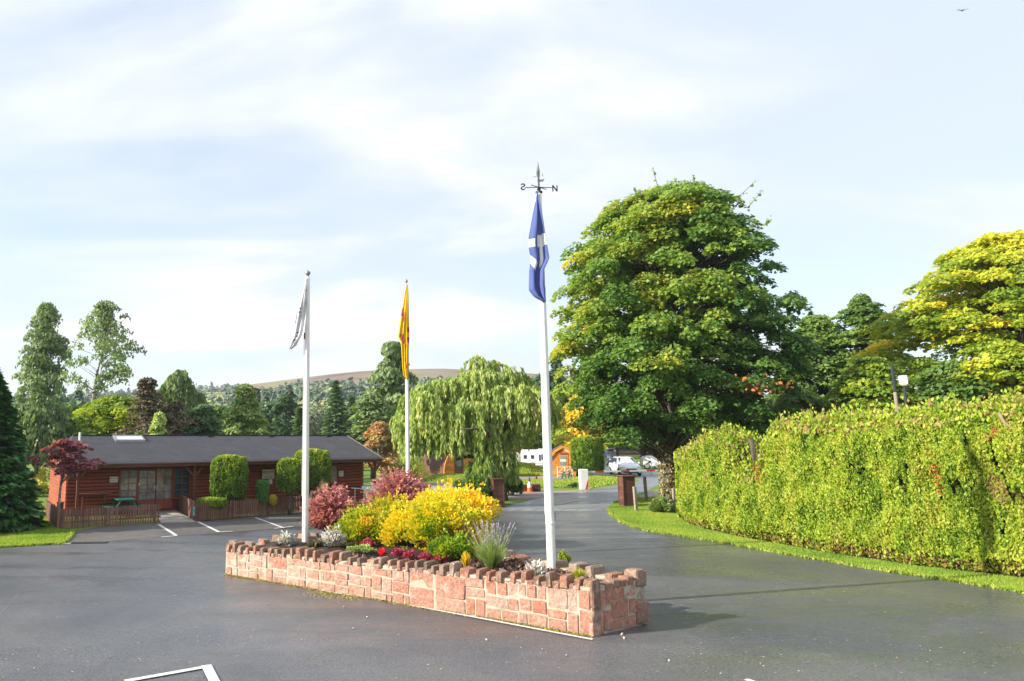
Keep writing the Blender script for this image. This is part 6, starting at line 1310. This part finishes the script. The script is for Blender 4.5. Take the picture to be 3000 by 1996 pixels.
# ------------------------------------------------------------------ grass blades where they can be seen
def blades(name, label, poly, n, h, zoff=.014, excl=None, w0=.006):
    P = np.array([(p[0], p[1]) for p in poly]); lo, hi = P.min(0), P.max(0); got = []
    while sum(len(g) for g in got) < n:
        q = rng.uniform(lo, hi, (n * 2, 2)); ins = np.zeros(len(q), bool); j = len(P) - 1
        for i in range(len(P)):
            c = ((P[i, 1] > q[:, 1]) != (P[j, 1] > q[:, 1])) & (q[:, 0] < (P[j, 0] - P[i, 0]) * (q[:, 1] - P[i, 1]) / (P[j, 1] - P[i, 1] + 1e-12) + P[i, 0]); ins ^= c; j = i
        got.append(q[ins])
    q = np.concatenate(got)[:n]; a = rng.uniform(0, 6.283, n); hh = h * rng.uniform(.4, 1.2, n); w_ = w0 * rng.uniform(.7, 1.5, n); ln_ = rng.normal(0, .4, (n, 2)) * hh[:, None]
    b0 = np.column_stack([q, np.full(n, zoff - .005)]); tp = np.column_stack([q + ln_, zoff + hh]); wv = np.column_stack([np.cos(a) * w_, np.sin(a) * w_, 0 * a]); Q = np.stack([b0 - wv, b0 + wv, tp + wv * .3, tp - wv * .3], 1)
    tn_ = np.clip(.42 + .22 * snoise(np.column_stack([q, 0 * a]), .9, 61) + rng.normal(0, .16, n), 0, 1); o = link_obj(name, quads_mesh(name, Q, L_blade, tn_)); tag(o, label, 'grass', kind='stuff')
vp = PX((3050, 1747), (2800, 1706), (2546, 1667), (2291, 1623), (2100, 1588), (1980, 1570), (1909, 1559), (1860, 1546), (1820, 1530), (1792, 1512), (1782, 1494), (1786, 1482), (1800, 1470), (1845, 1462), (1965, 1456), (1990, 1500), (2000, 1525), (2036, 1545), (2164, 1574), (2418, 1620), (2673, 1658), (3050, 1702))
blades('verge_grass', 'short mown grass of the verge in front of the tall hedge', vp, 95000, .05, .004)
blades('lawn_grass', 'short mown grass of the lawn left of the picket fence', PX((-60, 1607), (183, 1594), (205, 1575), (214, 1557), (165, 1551), (168, 1500), (120, 1480), (-60, 1490)), 60000, .06, .004, w0=.008)
# ragged grass lip spilling over the kerbless edges
def lip(name, label, pts, n, h=.06):
    g = [G(*p) for p in pts]; P = []
    for i in range(n):
        j = rnd.randrange(len(g) - 1); p = g[j].lerp(g[j + 1], rnd.random()); P.append((p.x + rnd.gauss(0, .035), p.y + rnd.gauss(0, .035), h * .4))
    o = leaves(name, np.array(P), .05, L_blade, None, None, 2.4, np.tile([0, 0, 1.], (n, 1)) + rvec(n) * .8, origin=(0, 0, 0)); tag(o, label, 'grass', kind='stuff')
lip('verge_edge_grass', 'ragged grass edge where the verge meets the asphalt', ((3050, 1747), (2800, 1706), (2546, 1667), (2291, 1623), (2100, 1588), (1909, 1559), (1860, 1546), (1820, 1530), (1792, 1512), (1782, 1494)), 9000)
lip('lawn_edge_grass', 'ragged grass edge where the left lawn meets the asphalt', ((-60, 1607), (0, 1605), (90, 1600), (183, 1594), (205, 1575), (214, 1557)), 4000)
# fallen leaves
P = []
for i in range(420):
    px, py = rnd.uniform(1900, 2990), rnd.uniform(1600, 1980); q = G(px, py); P.append((q.x, q.y, .014))
for i in range(260): q = G(rnd.uniform(0, 1700), rnd.uniform(1700, 1990)); P.append((q.x, q.y, .014))
o = leaves('fallen_leaves', np.array(P), .022, leafmat('fallen_leaf', GR((.10, .07, .03), (.26, .20, .12), (.40, .36, .28)), .8, 0), None, None, 1.3, np.column_stack([rng.normal(size=(len(P), 2)), np.zeros(len(P))]), np.tile([0, 0, 1.], (len(P), 1)), origin=(0, 0, 0), jit=.15); tag(o, 'scattered tiny leaves and grit on the asphalt', 'litter', kind='stuff')
# bird
m = MB(); m.tube([(-.2, 0, 0), (0, 0, .02), (.2, 0, 0)], [.01, .07, .015], 8); m.add([(0, 0, .02), (.12, 0, .03), (.02, .5, .12), (-.08, .45, .1)], [(0, 1, 2, 3)]); m.add([(0, 0, .02), (.12, 0, .03), (.02, -.5, .12), (-.08, -.45, .1)], [(0, 1, 2, 3)]); o = m.build('bird', M_black); o.location = V(2821, 31, 75); o.rotation_euler = (0, 0, R_(80)); o.scale = (1.2, 1.2, 1.2); tag(o, 'small dark bird gliding high in the sky at the upper right', 'bird')

for (a, c, wd) in (((60, 1736), (470, 1690), .03), ((470, 1690), (800, 1655), .025), ((0, 1800), (60, 1736), .02), ((1830, 1760), (2240, 1800), .03)):
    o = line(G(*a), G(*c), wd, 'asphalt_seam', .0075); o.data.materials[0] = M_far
# thin air over the whole place
HAZE = 0.0003
if HAZE:
    b = MatB('haze_air'); vp_ = b.n('ShaderNodeVolumePrincipled'); vp_.inputs['Color'].default_value = (.80, .88, 1, 1); vp_.inputs['Density'].default_value = HAZE; vp_.inputs['Anisotropy'].default_value = .2; b.l(vp_.outputs[0], b.out.inputs['Volume'])
    o = MB().box(-1700, 1700, -60, 1560, -3, 130).build('haze', b.m); tag(o, 'thin bluish air over the whole scene', kind='stuff')
    S.cycles.volume_bounces = 0
